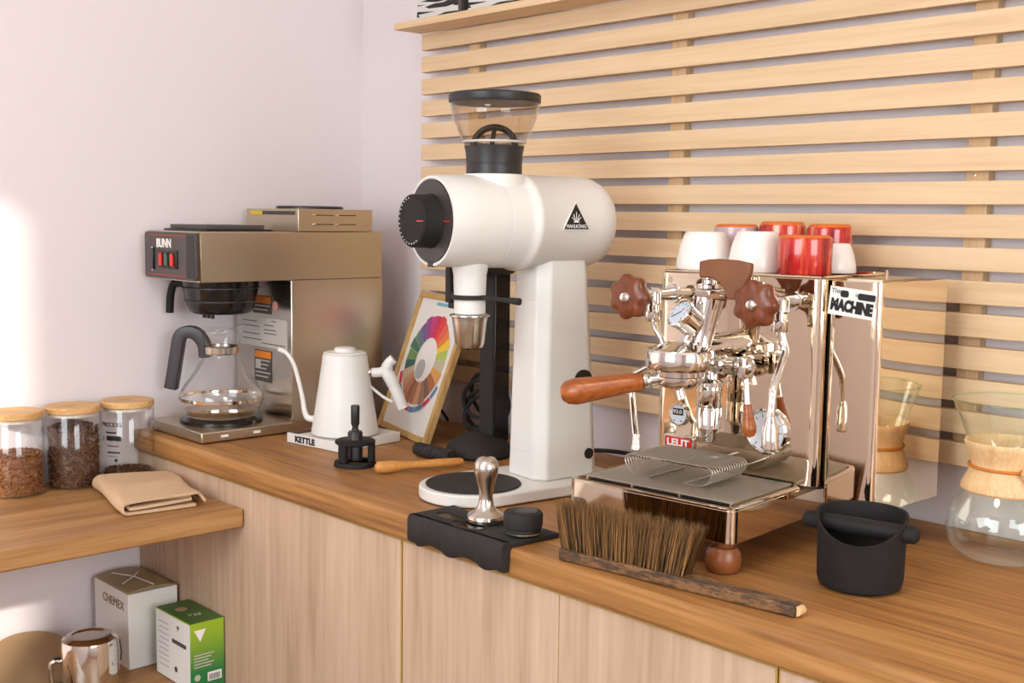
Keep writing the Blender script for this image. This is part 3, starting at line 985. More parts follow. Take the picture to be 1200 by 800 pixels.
for i in range(8):
    a0, a1 = math.radians(200 + 17 * i), math.radians(216 + 17 * i)
    vs = []
    for k in range(4):
        a = a0 + (a1 - a0) * k / 3
        for r in (0.106, 0.118):
            vs.append(tilt @ Vector((wc_[0] + r * math.cos(a), -0.0006, wc_[1] + r * math.sin(a))))
    MB().add(vs, [(2 * k, 2 * k + 1, 2 * k + 3, 2 * k + 2) for k in range(3)]).build('outer_arc', plain('print_blue', (96, 130, 160), rough=0.7) if i % 3 else cmats[4], sh, smooth=False)
MB().lathe([(0.022, 0), (0.022, 0.0004), (0, 0.0004)], 28, tilt @ axis_M((wc_[0] - 0.012, -0.0004, wc_[1] - 0.022), (0, -1, 0))).build('grey_centre', plain('print_grey', (170, 170, 172), rough=0.7), sh)
MB().box(0.10, 0.16, -0.0010, -0.0006, 0.292, 0.299, tilt).build('heading', plain('print_teal', (120, 170, 180), rough=0.7), sh)

# ------------------------------------------------------------------ black appliance column behind the grinder
ap = thing('black_column_appliance', 'black upright appliance column with rounded foot standing behind the white grinder', 'appliance', (0.700, -0.185, ZC))
MB().prism(rrect(-0.024, 0.018, -0.022, 0.022, 0.006, 4), 0.02, 0.40).build('column', BLACK_M, ap, bevel=0.001)
MB().box(0.0185, 0.022, -0.019, 0.019, 0.03, 0.395).build('column_strip', BLACK_G, ap, bevel=0.001)
MB().lathe([(0, 0.001), (0.064, 0.001), (0.067, 0.006), (0.062, 0.022), (0.045, 0.036), (0.026, 0.044), (0, 0.046)], 40, T(-0.012, -0.030, 0) @ Matrix.Diagonal((1, 1.0, 1, 1))).build('foot', BLACK_M, ap)
MB().box(-0.03, 0.03, -0.08, 0.03, 0.36, 0.42, T(0, 0, 0.0)).build('head', BLACK, ap, bevel=0.008)

cb = thing('coiled_power_cord', 'black coiled cables heaped between the framed chart and the black column', 'cable', (0.585, -0.11, ZC))
rnd = random.Random(3)
for k in range(4):
    pts = []
    for i in range(28):
        a = i / 28 * 2 * PI
        r = 0.040 + 0.007 * k
        pts.append((r * math.cos(a) * 0.9, 0.014 * math.sin(a + k) + 0.012 * k - 0.02, 0.062 + 0.030 * (k % 2) + (r * 0.85) * math.sin(a)))
    MB().tube(pts, 0.0045, 8, closed=True).build('cable_loop', BLACK_M, cb)
MB().tube(smooth_path([(0.0, 0.03, 0.10), (0.03, 0.0, 0.13), (0.06, -0.02, 0.11), (0.085, -0.045, 0.12)], 6), 0.003, 8).build('cable_tail', BLACK, cb)
MB().prism(rrect(-0.028, 0.028, -0.018, 0.018, 0.008, 3), 0.001, 0.034, T(0.01, -0.01, 0)).build('plug_block', BLACK_M, cb, bevel=0.003)

cd = tag(MB().tube(smooth_path([(0.30, -0.10, ZC + 0.004), (0.24, -0.06, ZC + 0.05), (0.27, -0.02, ZC + 0.12), (0.33, -0.045, ZC + 0.155), (0.36, -0.05, ZC + 0.10), (0.335, -0.035, ZC + 0.05), (0.36, -0.02, ZC + 0.004)], 8), 0.0035, 8).build('power_cord', BLACK_M),
         'black cord looping up the wall between the brewer and the framed chart', 'cable')
cd2 = tag(MB().tube(smooth_path([(0.80, -0.075, ZC + 0.004), (0.86, -0.055, ZC + 0.016), (0.95, -0.045, ZC + 0.020), (1.06, -0.05, ZC + 0.014), (1.16, -0.06, ZC + 0.004)], 8), 0.0042, 8).build('power_cord', BLACK_M),
          'black cord running along the wall between the white grinder and the espresso machine', 'cable')

# ------------------------------------------------------------------ small brush and black cylinder
d_ = Vector((0.058, 0.163, 0)).normalized()
sb = thing('grinder_brush', 'honey coloured wooden brush handle lying left of the grinder base', 'brush', (0.700, -0.478, ZC + 0.0125))
MB().lathe([(0, 0), (0.006, 0.001), (0.0105, 0.006), (0.0115, 0.018), (0.0105, 0.040), (0.0075, 0.055), (0.0070, 0.080), (0.0082, 0.120), (0.0072, 0.165), (0.005, 0.172), (0, 0.173)], 20, axis_M((0, 0, 0), d_)).build('handle', STICKWOOD, sb)
bc = thing('black_grip_cylinder', 'short ribbed black cylinder lying in front of the framed chart', 'handle', (0.612, -0.312, ZC + 0.014))
pr_ = [(0, 0), (0.010, 0), (0.0128, 0.003), (0.0135, 0.012)]
for k in range(7):
    pr_ += [(0.0135, 0.018 + 0.012 * k), (0.0122, 0.020 + 0.012 * k), (0.0135, 0.023 + 0.012 * k)]
pr_ += [(0.012, 0.108), (0, 0.109)]
MB().lathe(pr_, 24, axis_M((0, 0, 0), (1, 0.0, 0))).build('sleeve', BLACK_M, bc)
MB().lathe([(0.006, 0), (0.006, 0.004), (0, 0.004)], 16, axis_M((0.109, 0, 0), (1, 0, 0))).build('tip', BLACK, bc)

# ------------------------------------------------------------------ the white shop grinder
GZ = math.radians(-8)
gr = thing('shop_coffee_grinder', 'tall white shop coffee grinder with barrel head and clear hopper', 'coffee grinder', (0.943, -0.451, ZC), GZ)
R = 0.092
base = [(R * math.cos(math.radians(a)), R * math.sin(math.radians(a))) for a in range(180, 361, 6)]
base += [(R, 0.255), (R - 0.015, 0.27), (-R + 0.015, 0.27), (-R, 0.255)]
MB().prism(base, 0.002, 0.022).build('base_plate', WHITE_P, gr, bevel=0.003, bseg=3)
MB().lathe([(0, 0.0222), (0.080, 0.0222), (0.081, 0.0235), (0.080, 0.025), (0, 0.025)], 60).build('rubber_pad', BLACK_M, gr)
cw = MB()
rings = []
for z, xa, xb, ya, yb in ((0.0222, -0.054, 0.054, 0.098, 0.235), (0.20, -0.050, 0.050, 0.100, 0.226), (0.40, -0.047, 0.047, 0.104, 0.212)):
    c = 0.018
    rings.append([(xa + c, ya, z), (xb - c, ya, z), (xb, ya + c, z), (xb, yb - c, z), (xb - c, yb, z), (xa + c, yb, z), (xa, yb - c, z), (xa, ya + c, z)])
vs = [p for r in rings for p in r]
fs = [tuple(range(8))[::-1], tuple(range(16, 24))]
for j in range(2):
    for k in range(8):
        fs.append((j * 8 + k, j * 8 + (k + 1) % 8, j * 8 + 8 + (k + 1) % 8, j * 8 + 8 + k))
cw.add(vs, fs).build('column', WHITE_P, gr, bevel=0.004, bseg=3)
MB().box(-0.022, 0.024, 0.0955, 0.0978, 0.07, 0.33, Matrix.Rotation(math.radians(-0.9), 4, 'X') @ T(0, 0.0015, 0)).build('service_panel', WHITE_P, gr, bevel=0.001)
MB().lathe([(0.017, 0), (0.017, 0.002), (0.012, 0.003), (0, 0.003)], 28, axis_M((0.0505, 0.192, 0.193), (1, 0, 0)) @ Matrix.Diagonal((1.1, 1.0, 1, 1))).build('power_socket', BLACK, gr)
MB().lathe([(0.0095, 0), (0.0095, 0.002), (0, 0.0025)], 24, axis_M((0.0535, 0.205, 0.062), (1, 0, 0))).build('rubber_plug', BLACK, gr)
HZ = 0.463


def alongy(prof, segs=64, x=0.0, z=HZ, cap0=True, cap1=True):
    """lathe about the head's axis; prof = (radius, local y)"""
    return MB().lathe(prof, segs, Matrix(((1, 0, 0, x), (0, 0, 1, 0), (0, -1, 0, z), (0, 0, 0, 1))), cap0, cap1)


alongy([(0, -0.084), (0.0675, -0.084), (0.0685, -0.087), (0.0725, -0.087), (0.0735, -0.084), (0.0755, -0.03), (0.0765, 0.022), (0.0758, 0.0225), (0.0758, 0.0235), (0.0768, 0.024), (0.0775, 0.058), (0.0785, 0.068),
        (0.082, 0.072), (0.083, 0.078), (0.0815, 0.085), (0.0795, 0.088), (0.0795, 0.205), (0.077, 0.226), (0.069, 0.244), (0.053, 0.257), (0.028, 0.264), (0, 0.265)]).build('barrel_head', WHITE_P, gr, angle=50)
alongy([(0, -0.088), (0.0665, -0.088), (0.0668, -0.0845), (0, -0.0842)]).build('front_disc', plain('dark_faceplate', (58, 52, 50), rough=0.45), gr)
dial = alongy([(0, -0.124), (0.040, -0.124), (0.0425, -0.121), (0.0425, -0.091), (0.044, -0.0885), (0, -0.0885)]).build('grind_dial', CHAR, gr)
for k in range(17):
    a = math.radians(100 + 200 * k / 16)
    MB().lathe([(0.0011, 0), (0.0011, 0.0006), (0, 0.0006)], 8, axis_M((0.0365 * math.cos(a), -0.1240, HZ + 0.0365 * math.sin(a)), (0, -1, 0))).build('dial_dot', WHITE_INK, dial)
MB().box(0.026, 0.060, -0.0894, -0.0884, HZ - 0.0008, HZ + 0.0008).build('red_pointer', RED_SW, gr)
MB().box(0.020, 0.039, -0.1249, -0.1240, HZ - 0.0008, HZ + 0.0008).build('dial_mark', RED_SW, dial)
MB().box(-0.008, 0.008, -0.088, -0.083, HZ - 0.074, HZ - 0.064).build('latch', BLACK, gr)
# triangle badge on the barrel's side
ba = Vector((0.0803, 0.2, 0))
MBt = MB().prism([(-0.026, -0.0165), (0.026, -0.0165), (0, 0.0265)], 0, 0.0012)
bd = MBt.build('triangle_badge', BLACK_G, gr)
be = math.radians(4)
bx_ = Vector((0, 1, 0))
bu_ = Vector((-math.sin(be), 0, math.cos(be)))
bn_ = bx_.cross(bu_)
cpos = Vector((0.0796 * math.cos(be) + 0.0008, 0.147, HZ + 0.0796 * math.sin(be)))
bd.matrix_local = Matrix(((bx_.x, bu_.x, bn_.x, cpos.x), (bx_.y, bu_.y, bn_.y, cpos.y), (bx_.z, bu_.z, bn_.z, cpos.z), (0, 0, 0, 1)))
MB().prism([(-0.0283, -0.0178), (0.0283, -0.0178), (0, 0.0290)], -0.0012, 0.0004).build('badge_border', WHITE_INK, bd)
text('lettering', 'MAHLKÖNIG', 0.0085, WHITE_INK, bd, (0, -0.0118, 0.0014), (1, 0, 0), (0, 1, 0), width=0.041, depth=0.0002)
for a, l in ((-50, 0.012), (-26, 0.014), (0, 0.0165), (26, 0.014), (50, 0.012)):
    r_ = math.radians(a)
    MB().tube([(0.003 * math.sin(r_), -0.004, 0.0015), (l * math.sin(r_), -0.004 + l * math.cos(r_), 0.0015)], 0.0006, 6).build('crown_ray', WHITE_INK, bd)
MB().box(-0.006, 0.006, -0.0052, -0.004, 0.0012, 0.0017).build('crown_band', WHITE_INK, bd)
# hopper
hy = 0.036
hx = -0.0016
Mh = T(hx, hy, 0)
MB().lathe([(0.054, 0.520), (0.052, 0.534), (0.050, 0.541), (0, 0.541)], 48, Mh).build('hopper_neck', WHITE_P, gr)
MB().lathe([(0, 0.5412), (0.0465, 0.5412), (0.0465, 0.556), (0.0458, 0.5565), (0.0458, 0.558), (0.0465, 0.5585), (0.0475, 0.575), (0.050, 0.587), (0.0, 0.587)], 48, Mh).build('hopper_collar', BLACK, gr)
MB().lathe([(0.0485, 0.5872), (0.0498, 0.592), (0.0590, 0.608), (0.0692, 0.633), (0.0742, 0.657)], 56, Mh, False, False).build('hopper_bowl', ACRYLIC, gr, solid=0.002)
MB().lathe([(0.0515, 0.592), (0.0535, 0.5925), (0.0535, 0.5955), (0.0515, 0.596)], 56, Mh, False, False).build('inner_ring', LABELG, gr)
MB().lathe([(0.0, 0.6575), (0.0755, 0.6575), (0.0765, 0.660), (0.0765, 0.670), (0.0745, 0.6725), (0.0, 0.673)], 56, Mh).build('hopper_lid', BLACK, gr)
MB().tube([(hx + 0.035 * math.cos(a) * 0.68, hy + 0.035 * math.cos(a) * 0.73, 0.5875 + 0.031 * math.sin(a)) for a in [PI * k / 16 for k in range(17)]], 0.0055, 8).build('arched_handle', BLACK, gr)
MB().tube([(hx, hy, 0.618), (hx + 0.01, hy - 0.012, 0.5875)], 0.004, 8).build('handle_prop', BLACK, gr)
# chute, bracket, cup
MB().lathe([(0.031, 0.400), (0.030, 0.388), (0.0275, 0.375), (0.0262, 0.335), (0.0262, 0.312), (0.0245, 0.310), (0.0245, 0.40)], 40, T(0.002, -0.012, 0), False, False).build('grounds_chute', WHITE_P, gr)
ck = MB()
ck.box(-0.070, -0.054, -0.016, 0.010, 0.325, 0.388).box(-0.070, -0.050, -0.010, 0.0, 0.315, 0.335)
ck.build('bag_bracket', BLACK_M, gr, bevel=0.002)
ck = MB().lathe([(0.0270, 0.335), (0.0315, 0.335), (0.0315, 0.3425), (0.0270, 0.3425)], 40, T(0.002, -0.012, 0), False, False)
ck.build('chute_ring', BLACK_M, gr)
MB().tube([(-0.054, -0.012, 0.339), (-0.029, -0.012, 0.339)], 0.0045, 8).build('bracket_arm', BLACK_M, gr)
MB().tube([(0.030, -0.006, 0.339), (0.075, 0.012, 0.337), (0.100, 0.020, 0.336)], [0.0042, 0.0042, 0.006], 10).build('clamp_lever', BLACK_M, gr)
cu = thing('dosing_cup', 'small steel dosing cup hanging under the white grinder chute', 'cup', (0.9433, -0.463, ZC + 0.2525))
MB().lathe([(0, 0.0), (0.016, 0.0), (0.022, 0.003), (0.025, 0.010), (0.0285, 0.045), (0.0300, 0.053), (0.0335, 0.0545), (0.0335, 0.0570), (0.0300, 0.0575), (0.0285, 0.050), (0.0235, 0.012), (0.0, 0.004)], 44).build('body', STEEL_L, cu)

# ------------------------------------------------------------------ tamping mat, tamper, leveller
ma = thing('tamping_mat', 'black rubber corner mat folded over the worktop edge', 'mat', (0.992, -0.616, ZC))
MW = 0.222
pl_ = MB().prism([(0, -0.008), (MW, -0.008), (MW + 0.008, 0.092), (0.150, 0.092), (0.105, 0.062), (0.0, 0.082)], 0.0006, 0.0085)
pl_.build('top_plate', BLACK_M, ma, bevel=0.002)
lp = MB()
n = 60
vs, fs = [], []
for i in range(n + 1):
    u = i / n
    x = MW * u
    amp = 0.0035 * (abs(math.sin(u * PI * 5.5)) ** 0.5)
    zb = -0.034 - 0.004 * math.sin(u * PI * 5.5) * (1 if 0.1 < u < 0.95 else 0)
    for (y, z) in ((-0.0005, 0.0085), (-0.009 - amp, 0.0085), (-0.0135 - amp, 0.003), (-0.0135 - amp, zb + 0.004), (-0.010 - amp, zb), (-0.0035, zb), (-0.0005, 0.0)):
        vs.append((x, y - 0.0005, z))
for i in range(n):
    for k in range(7):
        fs.append((i * 7 + k, i * 7 + (k + 1) % 7, (i + 1) * 7 + (k + 1) % 7, (i + 1) * 7 + k))
fs += [tuple(range(7)), tuple(n * 7 + k for k in range(7))]
lp.add(vs, fs).build('hanging_lip', BLACK_M, ma, angle=50)
for cx, cy, rx in ((0.055, 0.028, 0.030), (0.112, 0.016, 0.034)):
    pts = [(cx + rx * math.cos(a), cy + rx * 0.55 * math.sin(a), 0.0088) for a in [2 * PI * k / 28 for k in range(28)]]
    MB().tube(pts, 0.0018, 8, closed=True).build('recess_rim', BLACK_M, ma)
    MB().lathe([(rx - 0.002, 0), (0, 0.0)], 28, T(cx, cy, 0.0087) @ Matrix.Diagonal((1, 0.55, 1, 1)), False, False).build('recess_floor', BLACK_G, ma)

ta = thing('tamper', 'polished steel tamper standing upright on the black mat', 'tamper', (1.104, -0.566, ZC + 0.0097))
MB().lathe([(0, 0), (0.0275, 0), (0.0285, 0.001), (0.0285, 0.009), (0.0275, 0.0105), (0.018, 0.016), (0.0125, 0.024), (0.0105, 0.036), (0.0115, 0.052), (0.0155, 0.066), (0.0185, 0.076),
            (0.0190, 0.084), (0.0170, 0.0925), (0.012, 0.0980), (0.005, 0.1000), (0, 0.1003)], 48).build('body', STEEL_L, ta)
MB().lathe([(0.0287, 0.0015), (0.0290, 0.002), (0.0290, 0.007), (0.0287, 0.0075)], 48, None, False, False).build('base_ring', CHROME, ta)

pu = thing('puck_leveller', 'squat black coffee leveller on the right of the black mat', 'coffee tool', (1.193, -0.572, ZC + 0.0097))
MB().lathe([(0, 0), (0.0255, 0), (0.0275, 0.002), (0.0275, 0.010), (0.0262, 0.0105), (0.0262, 0.012), (0.0285, 0.0125), (0.0290, 0.016), (0.0290, 0.030), (0.0275, 0.033), (0.0, 0.033)], 48).build('body', BLACK_M, pu)
MB().lathe([(0.0, 0.0331), (0.022, 0.0331), (0.022, 0.0340), (0.019, 0.0350), (0.0, 0.0350)], 40).build('cap', BLACK, pu)
MB().lathe([(0.0277, 0.003), (0.0281, 0.003), (0.0281, 0.0045), (0.0277, 0.0045)], 40, None, False, False).build('steel_line', STEEL_L, pu)

# ------------------------------------------------------------------ bench brush
bb = thing('bench_brush', 'worn wooden bench brush lying bristles up along the worktop edge', 'brush', (1.300, -0.607, ZC), math.radians(7.0))
bl = MB()
vs, fs = [], []
sec = [(0, 0.030, 0.0175), (0.205, 0.030, 0.0175), (0.245, 0.026, 0.0165), (0.30, 0.025, 0.016), (0.350, 0.024, 0.016), (0.356, 0.022, 0.015)]
for (x, w, h) in sec:
    vs += [(x, 0, 0.0006), (x, w, 0.0006), (x, w, h), (x, 0, h)]
for j in range(len(sec) - 1):
    for k in range(4):
        fs.append((j * 4 + k, j * 4 + (k + 1) % 4, j * 4 + 4 + (k + 1) % 4, j * 4 + 4 + k))
e = (len(sec) - 1) * 4
fs += [(0, 3, 2, 1), (e, e + 1, e + 2, e + 3)]
bl.add(vs, fs).build('wooden_back', BRUSHWOOD, bb, bevel=0.003, bseg=3)
MB().tube([(0.3555, 0.0045, 0.008), (0.3565, 0.018, 0.008)], 0.006, 10).build('pale_end', BEECH, bb)
br = MB()
rnd = random.Random(9)
for tx in range(31):
    for ty in range(4):
        bx, by = 0.004 + tx * 0.0064, 0.005 + ty * 0.0066
        for k in range(26):
            ox, oy = rnd.gauss(0, 0.0009), rnd.gauss(0, 0.0009)
            fan = (bx - 0.10) * 0.14 + 0.006
            L_ = 0.0700 + rnd.uniform(-0.003, 0.002) + 0.0015 * math.sin(tx * 1.7 + ty)
            tip = Vector((bx + ox * 2.2 + fan + rnd.gauss(0, 0.0010), by + oy * 2.5 + (by - 0.015) * 0.5 + rnd.gauss(0, 0.0018), 0.016 + L_))
            bs = Vector((bx + ox, by + oy, 0.0155))
            mid = bs.lerp(tip, 0.5) + Vector((rnd.gauss(0, 0.0006), rnd.gauss(0, 0.0006), 0))
            w = 0.00038
            br.use(rnd.choice((BRISTLE, BRISTLE, BRISTLE_D, BRISTLE_L)))
            br.add([bs + Vector((-w, -w, 0)), bs + Vector((w, -w, 0)), bs + Vector((0, w, 0)), mid + Vector((-w, -w, 0)), mid + Vector((w, -w, 0)), mid + Vector((0, w, 0)), tip],
                   [(0, 1, 4, 3), (1, 2, 5, 4), (2, 0, 3, 5), (3, 4, 6), (4, 5, 6), (5, 3, 6)])
b_ = br.build('bristles', BRISTLE, bb, smooth=False)
b_['kind'] = 'stuff'

# ------------------------------------------------------------------ knock box
kx = thing('knock_box', 'charcoal knock box with a dipped rim and a cross bar', 'knock box', (1.635, -0.388, ZC))
dipa = math.radians(-66)


def rim(a, r, z):
    if z < 0.06:
        return z
    d = max(0.0, math.cos(a - dipa))
    return z - 0.033 * d ** 1.15 * (z - 0.06) / 0.04


MB().lathe([(0, 0.001), (0.046, 0.001), (0.0525, 0.005), (0.0545, 0.014), (0.0555, 0.060), (0.0575, 0.098), (0.0565, 0.100), (0.0545, 0.098), (0.0525, 0.060), (0.0515, 0.012), (0, 0.010)], 64, None, zf=rim).build('bucket', CHAR, kx)
bd_ = Vector((math.cos(math.radians(12)), math.sin(math.radians(12)), 0))
MB().lathe([(0, -0.078), (0.006, -0.078), (0.0105, -0.074), (0.0115, -0.067), (0.0115, 0.062), (0.0105, 0.069), (0.006, 0.073), (0, 0.073)], 24, axis_M((0, 0, 0.078), bd_)).build('knock_bar', CHAR, kx)

# ------------------------------------------------------------------ hourglass coffee maker
hg = thing('hourglass_coffee_maker', 'hourglass glass coffee maker with a wooden collar at the right edge', 'coffee maker', (1.702, -0.121, ZC))
MB().lathe([(0, 0.001), (0.048, 0.001), (0.060, 0.006), (0.073, 0.024), (0.0775, 0.046), (0.072, 0.072), (0.055, 0.100), (0.044, 0.118), (0.041, 0.132), (0.045, 0.150), (0.056, 0.178), (0.0755, 0.225), (0.0760, 0.2265)], 64, None, False, False).build('glass_body', GLASS_G, hg, solid=0.0022)
MB().lathe([(0.0745, 0.2245), (0.0770, 0.2250), (0.0770, 0.2268), (0.0750, 0.2272)], 64, None, False, False).build('rim_bead', thin_glass('green_glass_edge', (0.80, 0.93, 0.80), 1.9), hg)
MB().lathe([(0.0585, 0.098), (0.0605, 0.101), (0.0600, 0.106), (0.0525, 0.121), (0.0480, 0.133), (0.0500, 0.145), (0.0565, 0.160), (0.0585, 0.166), (0.0575, 0.1695), (0.0550, 0.1685), (0.0465, 0.145), (0.0445, 0.132), (0.0480, 0.118), (0.0570, 0.100)], 48, None, False, False).build('wooden_collar', BEECH, hg)
MB().tube([((0.0505) * math.cos(a), (0.0505) * math.sin(a), 0.133) for a in [2 * PI * k / 40 for k in range(40)]], 0.0022, 8, closed=True).build('leather_cord', LEATHER, hg)
ka = math.radians(-40)
kd = Vector((math.cos(ka), math.sin(ka), 0))
MB().lathe([(0, -0.008), (0.006, -0.007), (0.0085, 0), (0.006, 0.007), (0, 0.008)], 16, axis_M(kd * 0.058 + Vector((0, 0, 0.133)), (0, 0, 1))).build('wooden_bead', BEECH, hg)
MB().tube(smooth_path([kd * 0.056 + Vector((0, 0, 0.130)), kd * 0.066 + Vector((0.002, 0, 0.10)), kd * 0.079 + Vector((0, 0.0, 0.058)), kd * 0.082 + Vector((-0.002, -0.002, 0.006))], 6), 0.0020, 8).build('cord_tail', LEATHER, hg)
MB().lathe([(0, -0.004), (0.0035, -0.002), (0.0035, 0.002), (0, 0.004)], 10, T(*(kd * 0.083 + Vector((-0.002, -0.002, 0.0062))))).build('cord_knot', LEATHER, hg)

# ------------------------------------------------------------------ espresso machine
EM = thing('espresso_machine', 'polished steel espresso machine with wooden knobs and drip tray', 'espresso machine', (1.3721, -0.5083, ZC), math.radians(5.5))
HWD = 0.1385
BX0, BX1, PY, BT = -0.122, 0.160, 0.192, 0.390
ft0 = None
for fx_, fy_ in ((0.110, 0.026), (-0.110, 0.026), (0.110, 0.375), (-0.110, 0.375)):
    MB().lathe([(0, 0.0006), (0.019, 0.0006), (0.0225, 0.004), (0.0245, 0.014), (0.0235, 0.026), (0.019, 0.034), (0.014, 0.036), (0.014, 0.0448), (0, 0.0448)], 32, T(fx_, fy_, 0)).build('foot', WOODFOOT, EM)
MB().prism(rrect(-HWD, HWD, 0.0, 0.41, 0.013, 8), 0.045, 0.0905).build('lower_body', CHROME, EM, bevel=0.0012)
# tray rim and grate
tr_ = MB()
vs, fs = [], []
loops = [(0.0, 0.0906), (0.0, 0.0926), (0.006, 0.0938), (0.012, 0.0926), (0.012, 0.0906)]
n = None
for ins, z in loops:
    p = rrect(-HWD + ins, HWD - ins, ins, 0.190, max(0.013 - ins, 0.004), 6)
    n = len(p)
    vs += [(x, y, z) for x, y in p]
for j in range(len(loops) - 1):
    for k in range(n):
        fs.append((j * n + k, j * n + (k + 1) % n, (j + 1) * n + (k + 1) % n, (j + 1) * n + k))
tr_.add(vs, fs).build('tray_rim', CHROME, EM)
g_ = MB()
gy0, gy1 = 0.024, 0.184
k = 0
y = gy0
while y <= gy1:
    g_.tube([(-0.122, y, 0.0954), (0.124, y, 0.0954)], 0.0014, 6)
    y += 0.0053
g = g_.build('grate_wires', WIRE, EM)
g['kind'] = 'stuff'
for x_ in (-0.120, -0.04, 0.04, 0.121):
    MB().box(x_ - 0.0015, x_ + 0.0015, gy0 - 0.002, gy1 + 0.002, 0.0912, 0.0947).build('grate_rail', WIRE, EM)
MB().box(-0.118, 0.118, gy0, gy1, 0.0908, 0.0911).build('tray_floor', BLACK_G, EM)  # floor coloured black so the gaps between grate wires look shaded
# main body: rounded front corners
pb = rrect(BX0, BX1, PY, 0.425, 0.020, 10)
MB().prism(pb, 0.0935, BT).build('body_shell', CHROME, EM, bevel=0.001)
MB().prism(rrect(BX0 + 0.001, BX1 + 0.0, PY + 0.001, 0.424, 0.020, 8), 0.0906, 0.0934).build('body_gasket', BLACK, EM)
cr_ = MB()
for (a, b_) in (((BX0 + 0.01, PY + 0.006), (BX1 - 0.01, PY + 0.006)), ((BX0 + 0.008, PY + 0.01), (BX0 + 0.008, 0.415)), ((BX1 - 0.008, PY + 0.01), (BX1 - 0.008, 0.415)), ((BX0 + 0.01, 0.418), (BX1 - 0.01, 0.418))):
    cr_.tube([(a[0], a[1], BT + 0.0022), (b_[0], b_[1], BT + 0.0022)], 0.002, 8)
cr_.build('cup_rail', CHROME, EM)
# water tank at the right side
tkp = [(x + ((y - PY) * math.tan(math.radians(5.5)) if x > 0.2 else 0), y) for x, y in rrect(BX1 + 0.006, 0.241, PY, 0.385, 0.010, 8)]
MB().prism(tkp, 0.068, BT - 0.0005).build('water_tank', CHROME, EM, bevel=0.0008)
MB().box(BX1 + 0.0003, BX1 + 0.0058, PY + 0.025, 0.38, 0.10, BT - 0.01).build('tank_gap', BLACK, EM)
MB().tube([(0.222, 0.25, BT), (0.222, 0.25, BT + 0.014)], 0.0022, 8).build('lid_pin', CHROME2, EM)
MB().box(0.176, 0.228, 0.225, 0.36, BT - 0.0004, BT + 0.0012).build('tank_lid', STEEL, EM)
sk = MB().box(-0.034, 0.034, -0.0006, 0, -0.0195, 0.0195).build('paper_sticker', PAPER, EM, loc=(0.2005, PY - 0.0003, 0.360), rot=(0, math.radians(5.0), 0))
text('lettering', 'MACHINE', 0.021, INK, sk, (0.0, -0.0008, -0.0065), (1, 0, -0.03), (0, 0, 1), width=0.062, bold=0.0014)
text('lettering', 'This', 0.009, INK, sk, (-0.024, -0.0008, 0.0135), (1, 0, 0), (0, 0, 1))
text('lettering', 'is', 0.008, INK, sk, (0.006, -0.0008, 0.0115), (1, 0, 0), (0, 0, 1))
MB().prism(rrect(-0.018, -0.006, 0.006, 0.0155, 0.003, 2), 0, 0.0006, Matrix(((1, 0, 0, 0), (0, 0, -1, -0.0007), (0, 1, 0, 0), (0, 0, 0, 1)))).build('ink_blot', INK, sk)
MB().prism(rrect(0.008, 0.033, 0.0055, 0.0145, 0.002, 2), 0, 0.0006, Matrix(((1, 0, 0, 0), (0, 0, -1, -0.0007), (0, 1, 0, 0), (0, 0, 0, 1)))).build('ink_blot', INK, sk)


def fwd_disc(name, prof, pos, mat, d=(0, -1, 0), segs=40, parent=EM):
    return MB().lathe(prof, segs, axis_M(pos, d)).build(name, mat, parent)


# thermometer display, badge, pressure gauge on the front panel
dsp = fwd_disc('round_display', [(0.0175, 0), (0.0175, 0.004), (0.0155, 0.006), (0.0145, 0.0045), (0, 0.0045)], (-0.074, PY, 0.172), CHROME2)
fwd_disc('display_face', [(0.0145, 0), (0.0145, 0.0005), (0, 0.0005)], (-0.074, PY - 0.0047, 0.172), plain('display_white', (214, 218, 228), rough=0.3), parent=dsp)
MB().box(-0.083, -0.0645, PY - 0.0062, PY - 0.0053, 0.1715, 0.182).build('lcd_window', plain('lcd_brown', (58, 34, 34), rough=0.2), dsp)
text('lettering', '93.0', 0.0085, WHITE_INK, dsp, (-0.074, PY - 0.0068, 0.1768), (1, 0, 0), (0, 0, 1), width=0.015)
for x_ in (-0.081, -0.068):
    MB().box(x_ - 0.0015, x_ + 0.0015, PY - 0.0060, PY - 0.0052, 0.162, 0.1635).build('display_button', INK, dsp)
bg = MB().prism(rrect(-0.027, 0.027, -0.0115, 0.0115, 0.003, 4), 0, 0.005, Matrix(((1, 0, 0, -0.0725), (0, 0, -1, PY), (0, 1, 0, 0.1285), (0, 0, 0, 1)))).build('maker_badge', CHROME2, EM, bevel=0.001)
MB().prism(rrect(-0.024, 0.024, -0.0085, 0.0085, 0.002, 3), 0.0051, 0.0056, Matrix(((1, 0, 0, -0.0725), (0, 0, -1, PY), (0, 1, 0, 0.1285), (0, 0, 0, 1)))).build('red_field', RED_INK, bg)
text('lettering', 'LELIT', 0.0145, WHITE_INK, bg, (-0.0725, PY - 0.0062, 0.1285), (1, 0, 0), (0, 0, 1), width=0.040, bold=0.0004)
pg = fwd_disc('pressure_gauge', [(0.034, 0), (0.034, 0.007), (0.031, 0.010), (0.0285, 0.007), (0, 0.007)], (0.079, PY, 0.166), CHROME2)
fwd_disc('gauge_face', [(0.0285, 0), (0.0285, 0.0005), (0, 0.0005)], (0.079, PY - 0.0071, 0.166), plain('gauge_white', (206, 206, 210), rough=0.35), parent=pg)
for k in range(11):
    a = math.radians(-40 + 26 * k)
    MB().box(-0.0005, 0.0005, -0.0004, 0, 0.021, 0.026, T(0.079, PY - 0.0078, 0.166) @ Matrix.Rotation(a, 4, 'Y')).build('gauge_tick', INK, pg)

